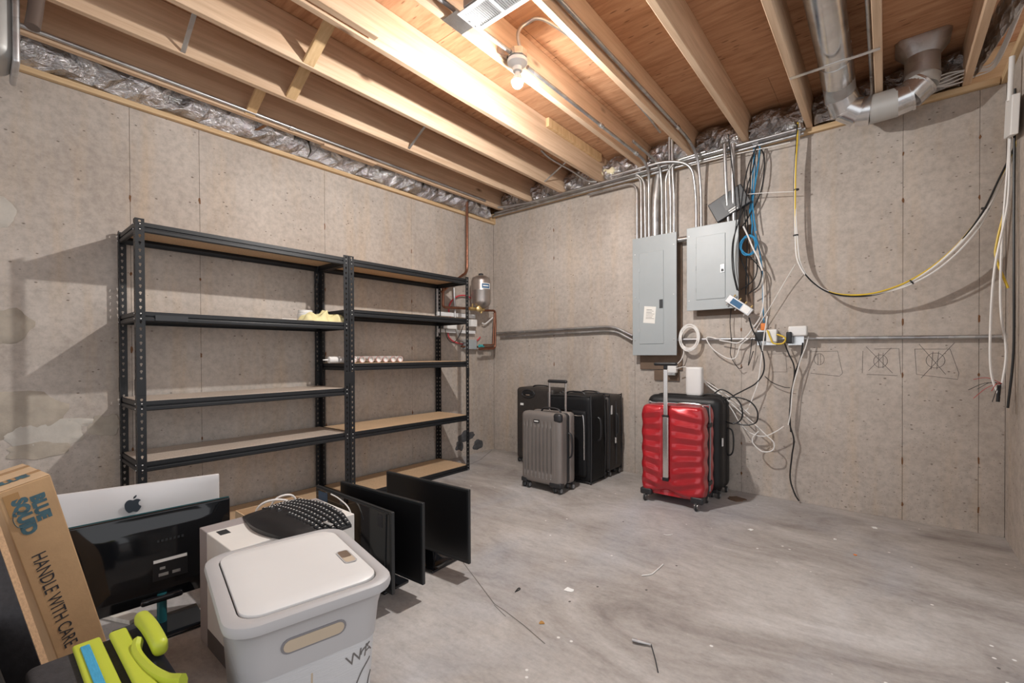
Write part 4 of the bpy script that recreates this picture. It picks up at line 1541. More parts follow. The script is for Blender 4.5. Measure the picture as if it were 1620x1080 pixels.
# the big loop of cables
base = [(1262, 195, .10), (1261, 225, .10), (1258, 270, .11), (1257, 330, .12), (1258, 375, .12), (1261, 410, .13), (1275, 435, .14), (1300, 456, .15), (1330, 466, .16), (1370, 467, .17), (1405, 460, .18), (1440, 446, .19), (1480, 420, .20), (1520, 382, .21), (1555, 335, .22), (1580, 285, .23), (1602, 240, .24), (1612, 215, .24)]
bund = [('white_cable', 0, 0, 0, 'first white cable of the big hanging loop, outermost at the left'), ('white_cable', 3, 3, .012, 'second white cable of the big hanging loop'), ('white_cable', 5, 6, .004, 'third white cable of the big hanging loop, lowest at the bottom'),
        ('yellow_cable', 1, -3, .014, 'yellow cable of the big hanging loop'), ('black_cable', -1, 1, .02, 'black cable of the big hanging loop')]
for j, (mt, dx, dy, do, lab) in enumerate(bund):
    P = []
    for i, (px, py, off) in enumerate(base):
        ph = i * .8 + j * 1.7
        P.append(at_y(px + dx * (.6 + .5 * math.sin(ph)), py + dy * (.5 + .6 * math.cos(ph * .9)), -(off + do * math.cos(ph))))
    W('cable', P, .0052, mt, lab, k=5, group='cables of the big loop')
for k, (px, py, off) in enumerate(((1260, 300, .115), (1259, 372, .12), (1442, 446, .19), (1558, 330, .22))):
    p = at_y(px, py, -off)
    q = at_y(*[(1260, 312, .115), (1259, 384, .12), (1450, 441, .19), (1562, 322, .22)][k][:2], -off)
    d = (q - p).normalized()
    m = MB()
    m.tube([p - d * .004, p + d * .004], .017, 10)
    tag(m.build('cable_tie', 'black_cable'), ['upper black cable tie on the left drop of the big cable loop', 'lower black cable tie on the left drop of the big cable loop', 'black cable tie on the belly of the big cable loop', 'black cable tie high on the right of the big cable loop'][k], 'cable tie')

# cables at the right edge
m = MB()
a, b = at_y(1612, 150, -.5), at_y(1616, 210, -.5)
XR = 4.02
W('cable', [(4.03, -.30, 2.52), (4.035, -.31, 2.35), (4.03, -.30, 2.20), (4.02, -.32, 1.9), (3.97, -.34, 1.55), (3.955, -.34, 1.2), (3.96, -.34, .98), (3.99, -.34, .86)], .006, 'white_cable', 'white cable hanging down the right edge of the view')
W('cable', [(4.036, -.27, 2.52), (4.03, -.27, 2.2), (4.005, -.28, 1.7), (4.0, -.29, 1.35), (4.02, -.30, 1.1), (4.0, -.32, .9)], .006, 'white_cable', 'second white cable hanging beside the right wall')
W('cable', [(4.038, -.25, 2.50), (4.03, -.26, 2.0), (3.99, -.26, 1.72), (3.985, -.27, 1.62), (4.03, -.27, 1.45)], .006, 'yellow_cable', 'yellow cable bowing out beside the right wall')
W('cable', [(4.042, -.34, 2.50), (4.04, -.34, 2.0), (4.04, -.35, 1.5), (4.04, -.35, 1.1), (4.02, -.35, .80)], .006, 'black_cable', 'black cable hanging straight along the right wall')
for i in range(6):
    d = Vector((random.uniform(-.13, -.02), random.uniform(-.05, .03), random.uniform(-.10, .02)))
    s = Vector((4.0, -.335, .93))
    W('wire_end', [s, s + d * .5 + Vector((0, 0, .02)), s + d], .0016, 'red_cable' if i % 2 else 'black_cable', ['first loose thin black wire end', 'first loose thin red wire end', 'second loose thin black wire end', 'second loose thin red wire end', 'third loose thin black wire end', 'third loose thin red wire end'][i] + ' fraying at the right wall', 'wire', k=5, group='loose wire ends')
m = MB()
m.cyl((3.985, -.34, .83), (3.99, -.34, .92), .008, 8)
tag(m.build('connector', 'black_plastic'), 'black cable connector with frayed red wires at the right wall', 'connector')
m = MB()
m.obox((4.008, -.46, 2.22), (.03, .0, 0), (0, .17, .04), (.004, -.02, .20))
o = m.build('cable_cover', 'white_plastic', bevel=.004)
tag(o, 'white plastic cable cover flap where cables gather at the right wall', 'cable cover')
m = MB()
m.cyl((4.015, -.40, 2.42), (4.02, -.42, 2.64), .012, 10)
tag(m.build('white_pipe', 'white_plastic', smooth=True), 'short white pipe pointing up from the cable cover at the right wall', 'pipe')
# white cables laid on the sill at the right
for j in range(5):
    P = []
    for i in range(7):
        f = i / 6
        P.append(Vector((3.62 + .36 * f, -.075 - .014 * j, 2.735 + .008 * j + .01 * math.sin(i * 1.3 + j))))
    P += [Vector((4.005, -.16 - .02 * j, 2.745 + .010 * j)), Vector((4.015, -.35 - .02 * j, 2.752 + .012 * j)), Vector((4.018, -.60 - .02 * j, 2.756 + .012 * j)), Vector((4.02, -.90, 2.758 + .012 * j))]
    W('cable', P, .004, 'white_cable', ['first', 'second', 'third', 'fourth', 'fifth'][j] + ' white cable from the wall lying along the sill right of the duct elbow', k=4, group='white cables on the sill')
W('cable', wl([(1250, 225, .09), (1220, 232, .09), (1180, 240, .10), (1130, 252, .09), (1090, 262, .08)], .09), .004, 'white_cable', 'white cable lying along the sill above the modem', k=4)

# ------------------------------------------------------------------ suitcases


def wheel(m, c, r, wd, ax=(1, 0, 0)):
    ax = Vector(ax)
    m.lathe([(0, 0), (r * .55, 0), (r, wd * .18), (r, wd * .82), (r * .55, wd), (0, wd)], Vector(c) - ax * wd / 2, ax, 18)


def caster(par, c, r, ax=(1, 0, 0), twin=True, matw='wheel_grey', h=.02):
    c = Vector(c)
    ax = Vector(ax)
    MB().box(c + Vector((-.018, -.018, r * .5)), c + Vector((.018, .018, r + h))).build('caster_fork', 'suit_trim', par, bevel=.006)
    for s in ((-1, 1) if twin else (0,)):
        w_ = MB()
        q = c + ax * (s * (.025 if twin else .0)) + (Vector((0, -.028, 0)) if not twin else Vector((0, 0, 0)))
        wheel(w_, q, r, .018, ax)
        wo = w_.build('wheel', 'rubber', par, smooth=True)
        h_ = MB()
        h_.lathe([(0, 0), (r * .62, 0), (r * .62, .021), (0, .021)], q - ax * .0105, ax, 16)
        h_.build('wheel_hub', matw, wo, smooth=True)


def arc_handle(par, a, b, rise, r, mat, name='carry_handle', up=(0, 0, 1), n=8):
    a, b, up = Vector(a), Vector(b), Vector(up)
    P = [a, a + (b - a) * .08 + up * rise * .7, a + (b - a) * .3 + up * rise, a + (b - a) * .7 + up * rise, a + (b - a) * .92 + up * rise * .7, b]
    MB().tube(cr(P, 5), r, n, flat=.6).build(name, mat, par, smooth=True)


# silver grey hard case
x0, x1, yf, yk, z0, z1 = 1.183, 1.575, -.985, -.755, .055, .632
sg = thing('suitcase', 'small silver grey hard shell suitcase with ribbed front, handle raised', 'suitcase', ((x0 + x1) / 2, (yf + yk) / 2, 0))


def dg(q, n):
    if n.y < -.6 and .13 < q.z < .545:
        f = (q.x - x0 - .035) / (x1 - x0 - .09)
        if 0 <= f <= 1:
            t = f * 8 % 1
            if t < .32:
                return q + Vector((0, .011, 0))
            return q + Vector((0, -.002, 0))
    return q


MB().rbox((x0, yf, z0), (x1, yf + .115, z1), .035, (58, 4, 22), dg).build('front_shell', 'suit_grey', sg, smooth=True, angle=60)
MB().rbox((x0 + .002, yf + .135, z0), (x1 - .002, yk, z1 - .002), .035, (6, 4, 6)).build('rear_shell', 'suit_grey', sg, smooth=True)
MB().rbox((x0 + .012, yf + .095, z0 + .008), (x1 - .006, yf + .16, z1 - .006), .03, (5, 2, 5)).build('zip_band', 'suit_trim', sg, smooth=True)
MB().rbox((x1 - .075, yf - .004, z1 - .075), (x1 + .003, yf + .05, z1 + .003), .03, (3, 2, 3)).build('corner_guard', 'suit_trim', sg, smooth=True)
for a in ((x0 + .0, x0 + .06), (x1 - .11, x1 + .002)):
    MB().rbox((a[0], yf - .003, z0 - .006), (a[1], yf + .06, z0 + .034), .012, (3, 2, 2)).build('corner_guard', 'suit_trim', sg, smooth=True)
MB().box((x0 + .135, yf - .004, z1 - .085), (x0 + .19, yf + .001, z1 - .06)).build('name_badge', 'black_plastic', sg)
MB().box((x0 + .142, yf - .0045, z1 - .077), (x0 + .183, yf - .0035, z1 - .068)).build('badge_print', 'label_white', sg)
for i in range(8):
    MB().lathe([(0, 0), (.004, 0), (.003, .003), (0, .004)], (x0 + .045 + i * (x1 - x0 - .13) / 7.2, yf - .001, .108), (0, -1, 0), 8).build('stud', 'chrome', sg, smooth=True)
hx = (1.395, 1.545)
ty = yk - .05
for x in (x0 + .165, x0 + .325):
    MB().box((x - .008, ty - .006, z1 - .02), (x + .008, ty + .006, .865)).build('handle_tube', 'chrome', sg, bevel=.003)
MB().rbox((x0 + .150, ty - .014, .86), (x0 + .340, ty + .014, .888), .013, (4, 2, 2)).build('pull_handle', 'suit_trim', sg, smooth=True)
arc_handle(sg, (x0 + .12, yf + .13, z1 - .006), (x0 + .31, yf + .13, z1 - .006), .03, .011, 'suit_trim')
arc_handle(sg, (x1 - .005, yf + .13, .27), (x1 - .005, yf + .13, .47), .03, .011, 'suit_trim', up=(1, 0, 0))
for c in ((x0 + .04, yf + .03, .026), (x1 - .045, yf + .03, .026), (x1 - .04, yk - .03, .026), (x0 + .04, yk - .03, .026)):
    caster(sg, c, .026)


def soft_case(name_label, x0, x1, y0, y1, z0, z1, mat, wheels=True, pocket=True, sticker=None, handle_top=True, side_handle=True, rnd=.04):
    t = thing('suitcase', name_label, 'suitcase', ((x0 + x1) / 2, (y0 + y1) / 2, 0))

    def bul(q, n):
        return q + n * .004 * math.sin(q.z * 11) * math.sin(q.x * 9)
    MB().rbox((x0, y0, z0), (x1, y1, z1), rnd, (8, 4, 10), bul).build('case_body', mat, t, smooth=True)
    e = .012
    for yy_ in (y0 + .012, y1 - .012):
        P = [(x0 + e, yy_, z0 + .05), (x0 + e, yy_, z1 - .05), (x0 + .05, yy_, z1 - e + .005), (x1 - .05, yy_, z1 - e + .005), (x1 - e + .006, yy_, z1 - .05), (x1 - e + .006, yy_, z0 + .05), (x1 - .05, yy_, z0 + e - .004), (x0 + .05, yy_, z0 + e - .004)]
        MB().tube(cr(P, 4, True), .006, 6, True).build('piping', 'suit_trim', t, smooth=True)
    if pocket:
        MB().rbox((x0 + .03, y0 - .028, z0 + .05), (x1 - .035, y0 + .03, z1 - .12), .025, (5, 2, 6)).build('front_pocket', mat, t, smooth=True)
        P = [(x0 + .05, y0 - .026, z1 - .19), (x0 + .1, y0 - .03, z1 - .165), (x1 - .1, y0 - .03, z1 - .165), (x1 - .055, y0 - .026, z1 - .19), (x1 - .05, y0 - .024, z0 + .2)]
        MB().tube(cr(P, 4), .004, 6).build('zip', 'chrome', t, smooth=True)
    if handle_top:
        arc_handle(t, ((x0 + x1) / 2 - .10, (y0 + y1) / 2, z1 - .004), ((x0 + x1) / 2 + .10, (y0 + y1) / 2, z1 - .004), .028, .012, 'suit_trim')
    if side_handle:
        zc = (z0 + z1) / 2 + .08
        arc_handle(t, (x1 - .004, (y0 + y1) / 2, zc - .1), (x1 - .004, (y0 + y1) / 2, zc + .1), .028, .012, 'suit_trim', up=(1, 0, 0))
    if wheels:
        for c in ((x0 + .045, y0 + .04, .024), (x1 - .045, y0 + .04, .024), (x1 - .045, y1 - .04, .024), (x0 + .045, y1 - .04, .024)):
            caster(t, c, .024)
    if sticker:
        MB().box(sticker[0], sticker[1]).build('luggage_tag', 'label_white', t)
    return t


s1 = soft_case('large black soft suitcase with front pocket, behind the silver grey one', 1.17, 1.622, -.600, -.335, .012, .742, 'suit_black', wheels=False)
s2 = soft_case('dark grey soft suitcase against the wall, right behind the large black one', 1.10, 1.632, -.292, -.035, .05, .725, 'suit_brown', pocket=False, sticker=((1.626, -.26, .56), (1.6345, -.235, .64)))
P = [(1.634, -.15, .12), (1.640, -.15, .35), (1.636, -.15, .66), (1.60, -.15, .726)]
MB().tube(cr([(1.635, -.17, .10), (1.638, -.17, .35), (1.634, -.17, .62), (1.615, -.17, .70), (1.56, -.17, .727), (1.2, -.17, .729)], 4), .008, 6).build('zip_band', 'suit_trim', s2, smooth=True)
MB().lathe([(0, 0), (.012, 0), (.012, .05), (0, .05)], (1.648, -.20, .30), (0, 0, 1), 8).build('padlock', 'chrome', s2, smooth=True)
s3 = thing('suitcase', 'dark brown suitcase at the left of the luggage group, recessed handle, white tag', 'suitcase', (.83, -.21, 0))
MB().rbox((.602, -.335, .045), (1.062, -.075, .765), .035, (8, 4, 10)).build('case_body', 'suit_brown', s3, smooth=True)
MB().tube([Vector((.76 + .078 * math.cos(t), -.336, .705 + .038 * math.sin(t))) for t in [R(18 * i) for i in range(20)]], .009, 6, True).build('handle_rim', 'suit_trim', s3, smooth=True)
MB().rbox((.70, -.341, .692), (.82, -.33, .722), .005, (3, 2, 2)).build('handle_grip', 'black_plastic', s3, smooth=True)
MB().box((.735, -.3425, .688), (.785, -.3405, .698)).build('handle_print', 'chrome', s3)
MB().box((.66, -.3368, .585), (.70, -.334, .607)).build('luggage_tag', 'label_white', s3)
arc_handle(s3, (.72, -.2, .76), (.93, -.2, .76), .022, .011, 'suit_trim')
for i in range(6):
    MB().box((.598, -.30, .15 + i * .08), (.603, -.1, .155 + i * .08)).build('shell_rib', 'suit_trim', s3)
for c in ((.645, -.30, .024), (1.01, -.30, .024), (1.01, -.11, .024), (.645, -.11, .024)):
    caster(s3, c, .024)

# red hard case
x0, x1, yf, yk, z0, z1 = 2.092, 2.545, -.682, -.385, .060, .722
rd = thing('suitcase', 'glossy red hard shell suitcase with wavy ridges and raised trolley handle', 'suitcase', ((x0 + x1) / 2, (yf + yk) / 2, 0))
hx = 2.285


def dr_(q, n):
    if n.y < -.35:
        ex = min(1, max(0, min(q.x - x0, x1 - q.x) / .05)) * min(1, max(0, min(q.z - z0, z1 - q.z) / .05))
        dx = abs(q.x - hx)
        if dx < .028 and q.z > .19:
            return q + Vector((0, .014, 0))
        sgn = (q.z - .40)
        ph = (q.z + sgn * dx * 1.2 - .10 * dx) * 66
        edge = min(1, max(0, (dx - .03) / .05))
        q = q + Vector((0, -.0105 * ex * edge * (math.sin(ph) ** 3 * .6 + .25 * math.sin(ph)), 0))
        # lower V notch
        if q.z < .16:
            f = (.16 - q.z) * max(0, 1 - dx / .17)
            q = q + Vector((0, .25 * f, .35 * f))
    if abs(n.x) > .35 and abs(n.y) < .9:
        q = q + Vector((n.x * .004 * math.sin(q.z * 52), 0, 0))
    return q


MB().rbox((x0, yf, z0), (x1, yf + .16, z1), .045, (36, 6, 60), dr_).build('front_shell', 'suit_red', rd, smooth=True, angle=70)
MB().rbox((x0 + .002, yf + .172, z0 + .004), (x1 - .002, yk, z1 - .002), .045, (12, 5, 40), lambda q, n: q + Vector((n.x * .003 * math.sin(q.z * 52), 0, 0))).build('rear_shell', 'suit_red', rd, smooth=True)
MB().rbox((x0 + .008, yf + .145, z0 + .008), (x1 - .005, yf + .186, z1 - .006), .02, (5, 2, 5)).build('zip_band', 'suit_trim', rd, smooth=True)
for yv in (yf + .158, yf + .174):
    P = [(x0 + .0, yv, z0 + .05), (x0 + .0, yv, z1 - .05), (x0 + .05, yv, z1 - .001), (x1 - .05, yv, z1 - .001), (x1 + .0, yv, z1 - .05), (x1 + .0, yv, z0 + .05)]
    MB().tube(cr(P, 5), .003, 6).build('seam_trim', 'wheel_grey', rd, smooth=True)
for z in (.17, .585):
    MB().rbox((x1 - .012, yf + .13, z - .017), (x1 + .010, yf + .20, z + .017), .008, (2, 3, 2)).build('latch', 'suit_trim', rd, smooth=True)
for xa in (x0 - .002, x1 - .085):
    MB().rbox((xa, yf - .004, z0 - .012), (xa + .087, yf + .07, z0 + .036), .012, (3, 2, 2)).build('corner_guard', 'suit_trim', rd, smooth=True)
yh = yf - .004
MB().box((hx - .021, yh + .002, .20), (hx + .021, yh + .014, .64)).build('handle_rail', 'chrome', rd, bevel=.004)
MB().box((hx - .0165, yh - .004, .20), (hx + .0165, yh + .001, .64)).build('handle_rail_cover', 'chrome', rd, bevel=.002)
MB().box((hx - .023, yh - .006, .175), (hx + .023, yh + .014, .20)).build('handle_foot', 'black_plastic', rd, bevel=.004)
MB().box((hx - .023, yh - .005, .64), (hx + .023, yh + .015, .653)).build('handle_collar', 'black_plastic', rd, bevel=.003)
MB().box((hx - .0155, yh, .653), (hx + .0155, yh + .012, .985)).build('handle_tube', 'chrome', rd, bevel=.004)
MB().box((hx - .013, yh - .004, .985), (hx + .013, yh + .016, 1.02)).build('handle_neck', 'black_plastic', rd, bevel=.004)
MB().rbox((hx - .085, yh - .009, 1.012), (hx + .085, yh + .021, 1.036), .011, (4, 2, 2)).build('pull_handle', 'black_plastic', rd, smooth=True)
arc_handle(rd, (hx - .02 + .06, yf + .10, z1 - .004), (hx + .235, yf + .10, z1 - .004), .020, .009, 'chrome')
arc_handle(rd, (x0 + .004, yf + .16, .27), (x0 + .004, yf + .16, .42), .022, .009, 'suit_trim', up=(-1, 0, 0))
for c in ((x0 + .035, yf + .04, .030), (x1 - .045, yf + .035, .030), (x1 - .04, yk - .035, .030), (x0 + .04, yk - .035, .030)):
    caster(rd, c, .030, twin=False, matw='chrome')

# black hard case behind the red one
x0, x1, yf, yk, z0, z1 = 1.985, 2.570, -.325, -.045, .045, .765
bk = thing('suitcase', 'large black hard shell suitcase standing behind the red one', 'suitcase', ((x0 + x1) / 2, (yf + yk) / 2, 0))
MB().rbox((x0, yf, z0), (x1, yf + .13, z1), .07, (8, 4, 10)).build('front_shell', 'suit_black_hard', bk, smooth=True)
MB().rbox((x0, yf + .145, z0), (x1, yk, z1), .06, (8, 4, 10)).build('rear_shell', 'suit_black_hard', bk, smooth=True)
MB().rbox((x0 + .012, yf + .10, z0 + .012), (x1 - .008, yf + .18, z1 - .008), .05, (5, 2, 5)).build('zip_band', 'suit_trim', bk, smooth=True)
arc_handle(bk, (x1 - .004, yf + .20, .30), (x1 - .004, yf + .20, .52), .04, .010, 'suit_trim', up=(1, 0, 0))
arc_handle(bk, (2.40, yf + .14, z1 - .006), (2.54, yf + .14, z1 - .006), .02, .010, 'suit_trim')
MB().box((x1 - .004, yf + .03, .40), (x1 + .003, yf + .05, .46)).build('luggage_tag', 'label_white', bk)
for c in ((x0 + .05, yf + .04, .024), (x1 - .05, yf + .04, .024), (x1 - .05, yk - .04, .024), (x0 + .05, yk - .04, .024)):
    caster(bk, c, .024)
# white router on the black case
rt = thing('wifi_router', 'white upright oval router standing on the black suitcase', 'router', (2.335, -.19, .767))
m = MB()
n = 32
vs = []
for r_, z in ((.90, .767), (.98, .775), (1, .79), (1, .975), (.97, .986), (.9, .990)):
    for j in range(n):
        a = 2 * math.pi * j / n
        c, s = math.cos(a), math.sin(a)
        vs.append((2.335 + math.copysign(abs(c) ** .55, c) * .064 * r_, -.19 + math.copysign(abs(s) ** .55, s) * .042 * r_, z))
fs = [(i * n + j, i * n + (j + 1) % n, (i + 1) * n + (j + 1) % n, (i + 1) * n + j) for i in range(5) for j in range(n)]
fs += [tuple(range(n))[::-1], tuple(5 * n + j for j in range(n))]
m.add(vs, fs)
m.build('router_body', 'white_plastic', rt, smooth=True, angle=50)
MB().rbox((2.29, -.222, .7655), (2.38, -.158, .7685), .001, (2, 2, 2)).build('router_foot', 'tape', rt)

# ------------------------------------------------------------------ monitors on the floor


def monitor(label, TL, TR, z0, z1, th=.03, screen='screen', stand_x=.5, base_mat='black_gloss', base_w=.26, base_d=.19):
    """upright flat panel, front facing -y; TL, TR top corners (xy)"""
    TL, TR = Vector((*TL, 0)), Vector((*TR, 0))
    d = TR - TL
    L = d.length
    ang = math.atan2(d.y, d.x)
    xf = Matrix.Translation(TL) @ Matrix.Rotation(ang, 4, 'Z')
    c = TL + d * .5
    t = thing('monitor', label, 'monitor', (c.x, c.y, 0), 'black monitors on the floor')
    b = .012
    MB(xf).box((0, 0, z0), (L, th * .55, z1)).build('bezel', 'bezel', t, bevel=.003)
    MB(xf).box((b, -.0012, z0 + .018), (L - b, -.0003, z1 - b)).build('screen', screen, t)
    MB(xf).rbox((.04, th * .55, z0 + .03), (L - .04, th * .55 + .025, z1 - .04), .012, (3, 2, 3)).build('rear_housing', 'black_plastic', t, smooth=True)
    sx = L * stand_x
    MB(xf).box((sx - .03, .03, .012), (sx + .03, .05, z0 + .10)).build('stand_neck', base_mat, t, bevel=.004)
    MB(xf).rbox((sx - base_w / 2, -.07, 0), (sx + base_w / 2, -.07 + base_d, .014), .006, (4, 4, 1)).build('stand_base', base_mat, t, smooth=True)
    return t, xf, L


m3, xf3, L3 = monitor('black monitor standing on the floor, farthest back of the three right of the hamper', (1.326, -2.395), (1.947, -2.353), .07, .437)
m2, xf2, L2 = monitor('black monitor on the floor, middle one of the three right of the hamper', (1.315, -2.671), (1.930, -2.625), .07, .438, base_d=.15)
m1, xf1, L1 = monitor('glossy black monitor with blue sticker, nearest of the three right of the hamper', (1.242, -2.765), (1.894, -2.762), .07, .425, screen='black_gloss', base_d=.125)
MB(xf1).box((.03, -.0022, .36), (.12, -.0013, .405)).build('blue_sticker', 'sticker_blue', m1)
MB(xf1).box((L1 - .10, -.0022, .345), (L1 - .065, -.0013, .40)).build('spec_label', 'ink_black', m1)
MB(xf1).tube([(.02, -.0024, .012 + .405), (L1 - .02, -.0024, .417)], .003, 6).build('top_trim', 'bezel', m1)
MB(xf1).tube([(L1 - .05, -.0028, .09), (L1 - .035, -.0028, .41)], .003, 6).build('edge_trim', 'bezel', m1)

# silver all-in-one seen from the back
TR = Vector((.985, -3.125, 0))
TL = TR + Vector((-.147, -.553, 0)).normalized() * .65
ang = math.atan2((TR - TL).y, (TR - TL).x)
xf = Matrix.Translation(TL) @ Matrix.Rotation(ang, 4, 'Z')       # local x along the top edge, -y towards the viewer
im = thing('desktop_computer', 'silver all-in-one computer seen from behind, dark fruit emblem on its back', 'computer', ((TL.x + TR.x) / 2, (TL.y + TR.y) / 2, 0))


def bulge(q, n):
    if n.y < -.2:
        fx = (q.x - .325) / .325
        fz = (q.z - .31) / .21
        q = q + Vector((0, -.030 * max(0, 1 - fx * fx) * max(0, 1 - fz * fz), 0))
    return q


MB(xf).rbox((0, 0, .10), (.65, .012, .517), .0055, (20, 1, 14), bulge).build('housing', 'imac_silver', im, smooth=True, angle=60)
MB(xf).box((.006, .0123, .106), (.644, .0132, .511)).build('screen', 'screen', im)
MB(xf).prism([(-.035, 0), (-.005, .20), (.0, .20), (-.028, 0)], (.23, 0, .012), (0, 1, 0), (0, 0, 1), .19).build('stand_neck', 'imac_silver', im)
MB(xf).rbox((.22, -.06, 0), (.43, .13, .012), .005, (4, 4, 1)).build('stand_foot', 'imac_silver', im, smooth=True)
# emblem: apple with bite and leaf
oc = at_z(217, 803, .43)
loc = xf.inverted() @ Vector((oc.x, oc.y, 0))
ex = .325
ez = .433
S = .036
ap = []
pts = [(0, .62), (.25, .72), (.52, .70), (.75, .52), (.60, .38), (.53, .15), (.60, -.08), (.80, -.24), (.66, -.58), (.42, -.86), (.22, -.84), (0, -.76), (-.22, -.84), (-.42, -.86), (-.68, -.52), (-.80, -.08), (-.78, .30), (-.58, .62), (-.28, .72)]
pts = [(p.x, p.y) for p in cr([Vector((a, b, 0)) for a, b in pts], 3, True)]
yb = -.0306
em = MB(xf).prism([(a * S, b * S) for a, b in pts], (ex, yb + .001, ez), (1, 0, 0), (0, 0, 1), .0014)
em.build('emblem', 'imac_black', im)
leaf = [(.02, .78), (.05, 1.0), (.22, 1.18), (.36, 1.22), (.34, 1.02), (.20, .84)]
MB(xf).prism([(a * S, b * S) for a, b in leaf], (ex, yb + .002, ez), (1, 0, 0), (0, 0, 1), .0014).build('emblem_leaf', 'imac_black', im)

# black monitor seen from the back with glossy stand
TR = Vector((1.25, -3.165, 0))
TL = Vector((1.205, -3.700, 0))
ang = math.atan2((TR - TL).y, (TR - TL).x)
LB = (TR - TL).length
xf = Matrix.Translation(TL) @ Matrix.Rotation(ang, 4, 'Z')
bm_ = thing('monitor', 'glossy black monitor seen from behind, in front of the silver computer', 'monitor', ((TL.x + TR.x) / 2, (TL.y + TR.y) / 2, 0))


def bulge2(q, n):
    if n.y < -.2:
        fx = (q.x - LB / 2) / (LB / 2)
        fz = (q.z - .27) / .17
        q = q + Vector((0, -.022 * max(0, 1 - fx ** 4) * max(0, 1 - fz ** 4), 0))
    return q


MB(xf).rbox((0, 0, .095), (LB, .02, .462), .006, (24, 1, 16), bulge2).build('rear_shell', 'black_gloss', bm_, smooth=True, angle=60)
MB(xf).box((-.001, .0205, .094), (LB + .001, .0235, .4635)).build('front_glass', 'teal_edge', bm_)
PX = LB * .50
io = MB(xf).box((PX - .01, -.0250, .19), (PX + .105, -.0215, .275)).build('port_panel', 'black_plastic', bm_)
MB(xf).box((PX - .008, -.0262, .262), (PX + .103, -.0252, .274)).build('port_label', 'label_white', io)
for k in range(2):
    MB(xf).box((PX + .008 + .045 * k, -.0262, .205), (PX + .040 + .04 * k, -.0252, .217)).build('video_port', 'galv_dull', io)
MB(xf).box((PX + .012, -.0262, .232), (PX + .03, -.0252, .242)).build('power_port', 'galv_dull', io)
for k in range(7):
    MB(xf).box((PX + .004 + k * .0135, -.0238, .344), (PX + .012 + k * .0135, -.0228, .354)).build('embossed_mark', 'dark_grey_plastic', bm_)
MB(xf).cyl((PX + .02, -.006, .012), (PX + .02, -.006, .13), .017, 16).build('stand_neck', 'teal_edge', bm_, smooth=True)
MB(xf).rbox((PX - .05, -.03, .10), (PX + .09, .004, .125), .01, (4, 3, 2)).build('stand_bracket', 'black_gloss', bm_, smooth=True)
MB(xf).rbox((PX - .13, -.145, 0), (PX + .15, .06, .012), .005, (4, 4, 1)).build('stand_base', 'black_gloss', bm_, smooth=True)

# ------------------------------------------------------------------ white carton, keyboard, small cardboard box
wx0, wx1, wy0, wy1, wz = 1.472, 1.80, -3.345, -2.880, .434
ct = thing('carton', 'white carton with grey sleeve under the keyboard, beside the hamper', 'carton', ((wx0 + wx1) / 2, (wy0 + wy1) / 2, 0))
MB().box((wx0, wy0, 0), (wx0 + .078, wy1, wz)).build('grey_sleeve', 'carton_grey', ct, bevel=.003)
MB().box((wx0 + .079, wy0 + .001, .07), (wx1, wy1, wz - .001)).build('white_body', 'carton_white', ct, bevel=.003)
MB().box((wx0 + .079, wy0 + .0005, 0), (wx1, wy1, .0695)).build('dark_base', 'carton_dark', ct, bevel=.002)
p = at_z(351, 841, wz)
MB().obox((p.x - .018, p.y - .014, wz - .0012), (.05, .0, 0), (0, .034, 0), (0, 0, .0014)).build('hand_slot', 'dark_grey_plastic', ct)

kb = thing('keyboard', 'black ergonomic keyboard with palm rest lying on the white carton', 'keyboard', (1.70, -3.07, wz))
kxf = Matrix.Translation((1.700, -3.085, wz + .0005)) @ Matrix.Rotation(R(4), 4, 'Z')
KW, KD = .475, .255


def ktop(u, v):
    """u along the width -1..1, v 0 front .. 1 back"""
    hgt = .016 + .020 * math.exp(-(u * 1.5) ** 2) * (1 - .4 * v) + .012 * v
    return hgt


def kout(u, v):
    # plan shape: front edge bulges out in a wave
    x = u * KW / 2 * (1 - .05 * (1 - v) ** 2)
    f = -KD / 2 - .012 * math.cos(u * math.pi) + .02 * abs(u) ** 3
    b = KD / 2 - .035 * u * u + .006
    y = f + (b - f) * v
    return x, y


m = MB(kxf)
nu, nv = 30, 14
m.grid(lambda a, b: Vector((*kout(a * 2 - 1, b), ktop(a * 2 - 1, b) * min(1, .35 + 4 * min(a, 1 - a)) * min(1, .45 + 5 * b))), nu, nv)
m.grid(lambda a, b: Vector((*kout(a * 2 - 1, b), 0)), nu, nv, flip=True)
for b in (0, 1):
    m.grid(lambda a, t, b=b: Vector((*kout(a * 2 - 1, b), t * ktop(a * 2 - 1, b) * min(1, .35 + 4 * min(a, 1 - a)) * min(1, .45 + 5 * b))), nu, 1, flip=bool(b))
for a in (0, 1):
    m.grid(lambda b, t, a=a: Vector((*kout(a * 2 - 1, b), t * ktop(a * 2 - 1, b) * .35 * min(1, .45 + 5 * b))), nv, 1, flip=not a)
m.weld = True
m.build('keyboard_body', 'black_plastic', kb, smooth=True, angle=50)
ks = MB(kxf)
lg = MB(kxf)
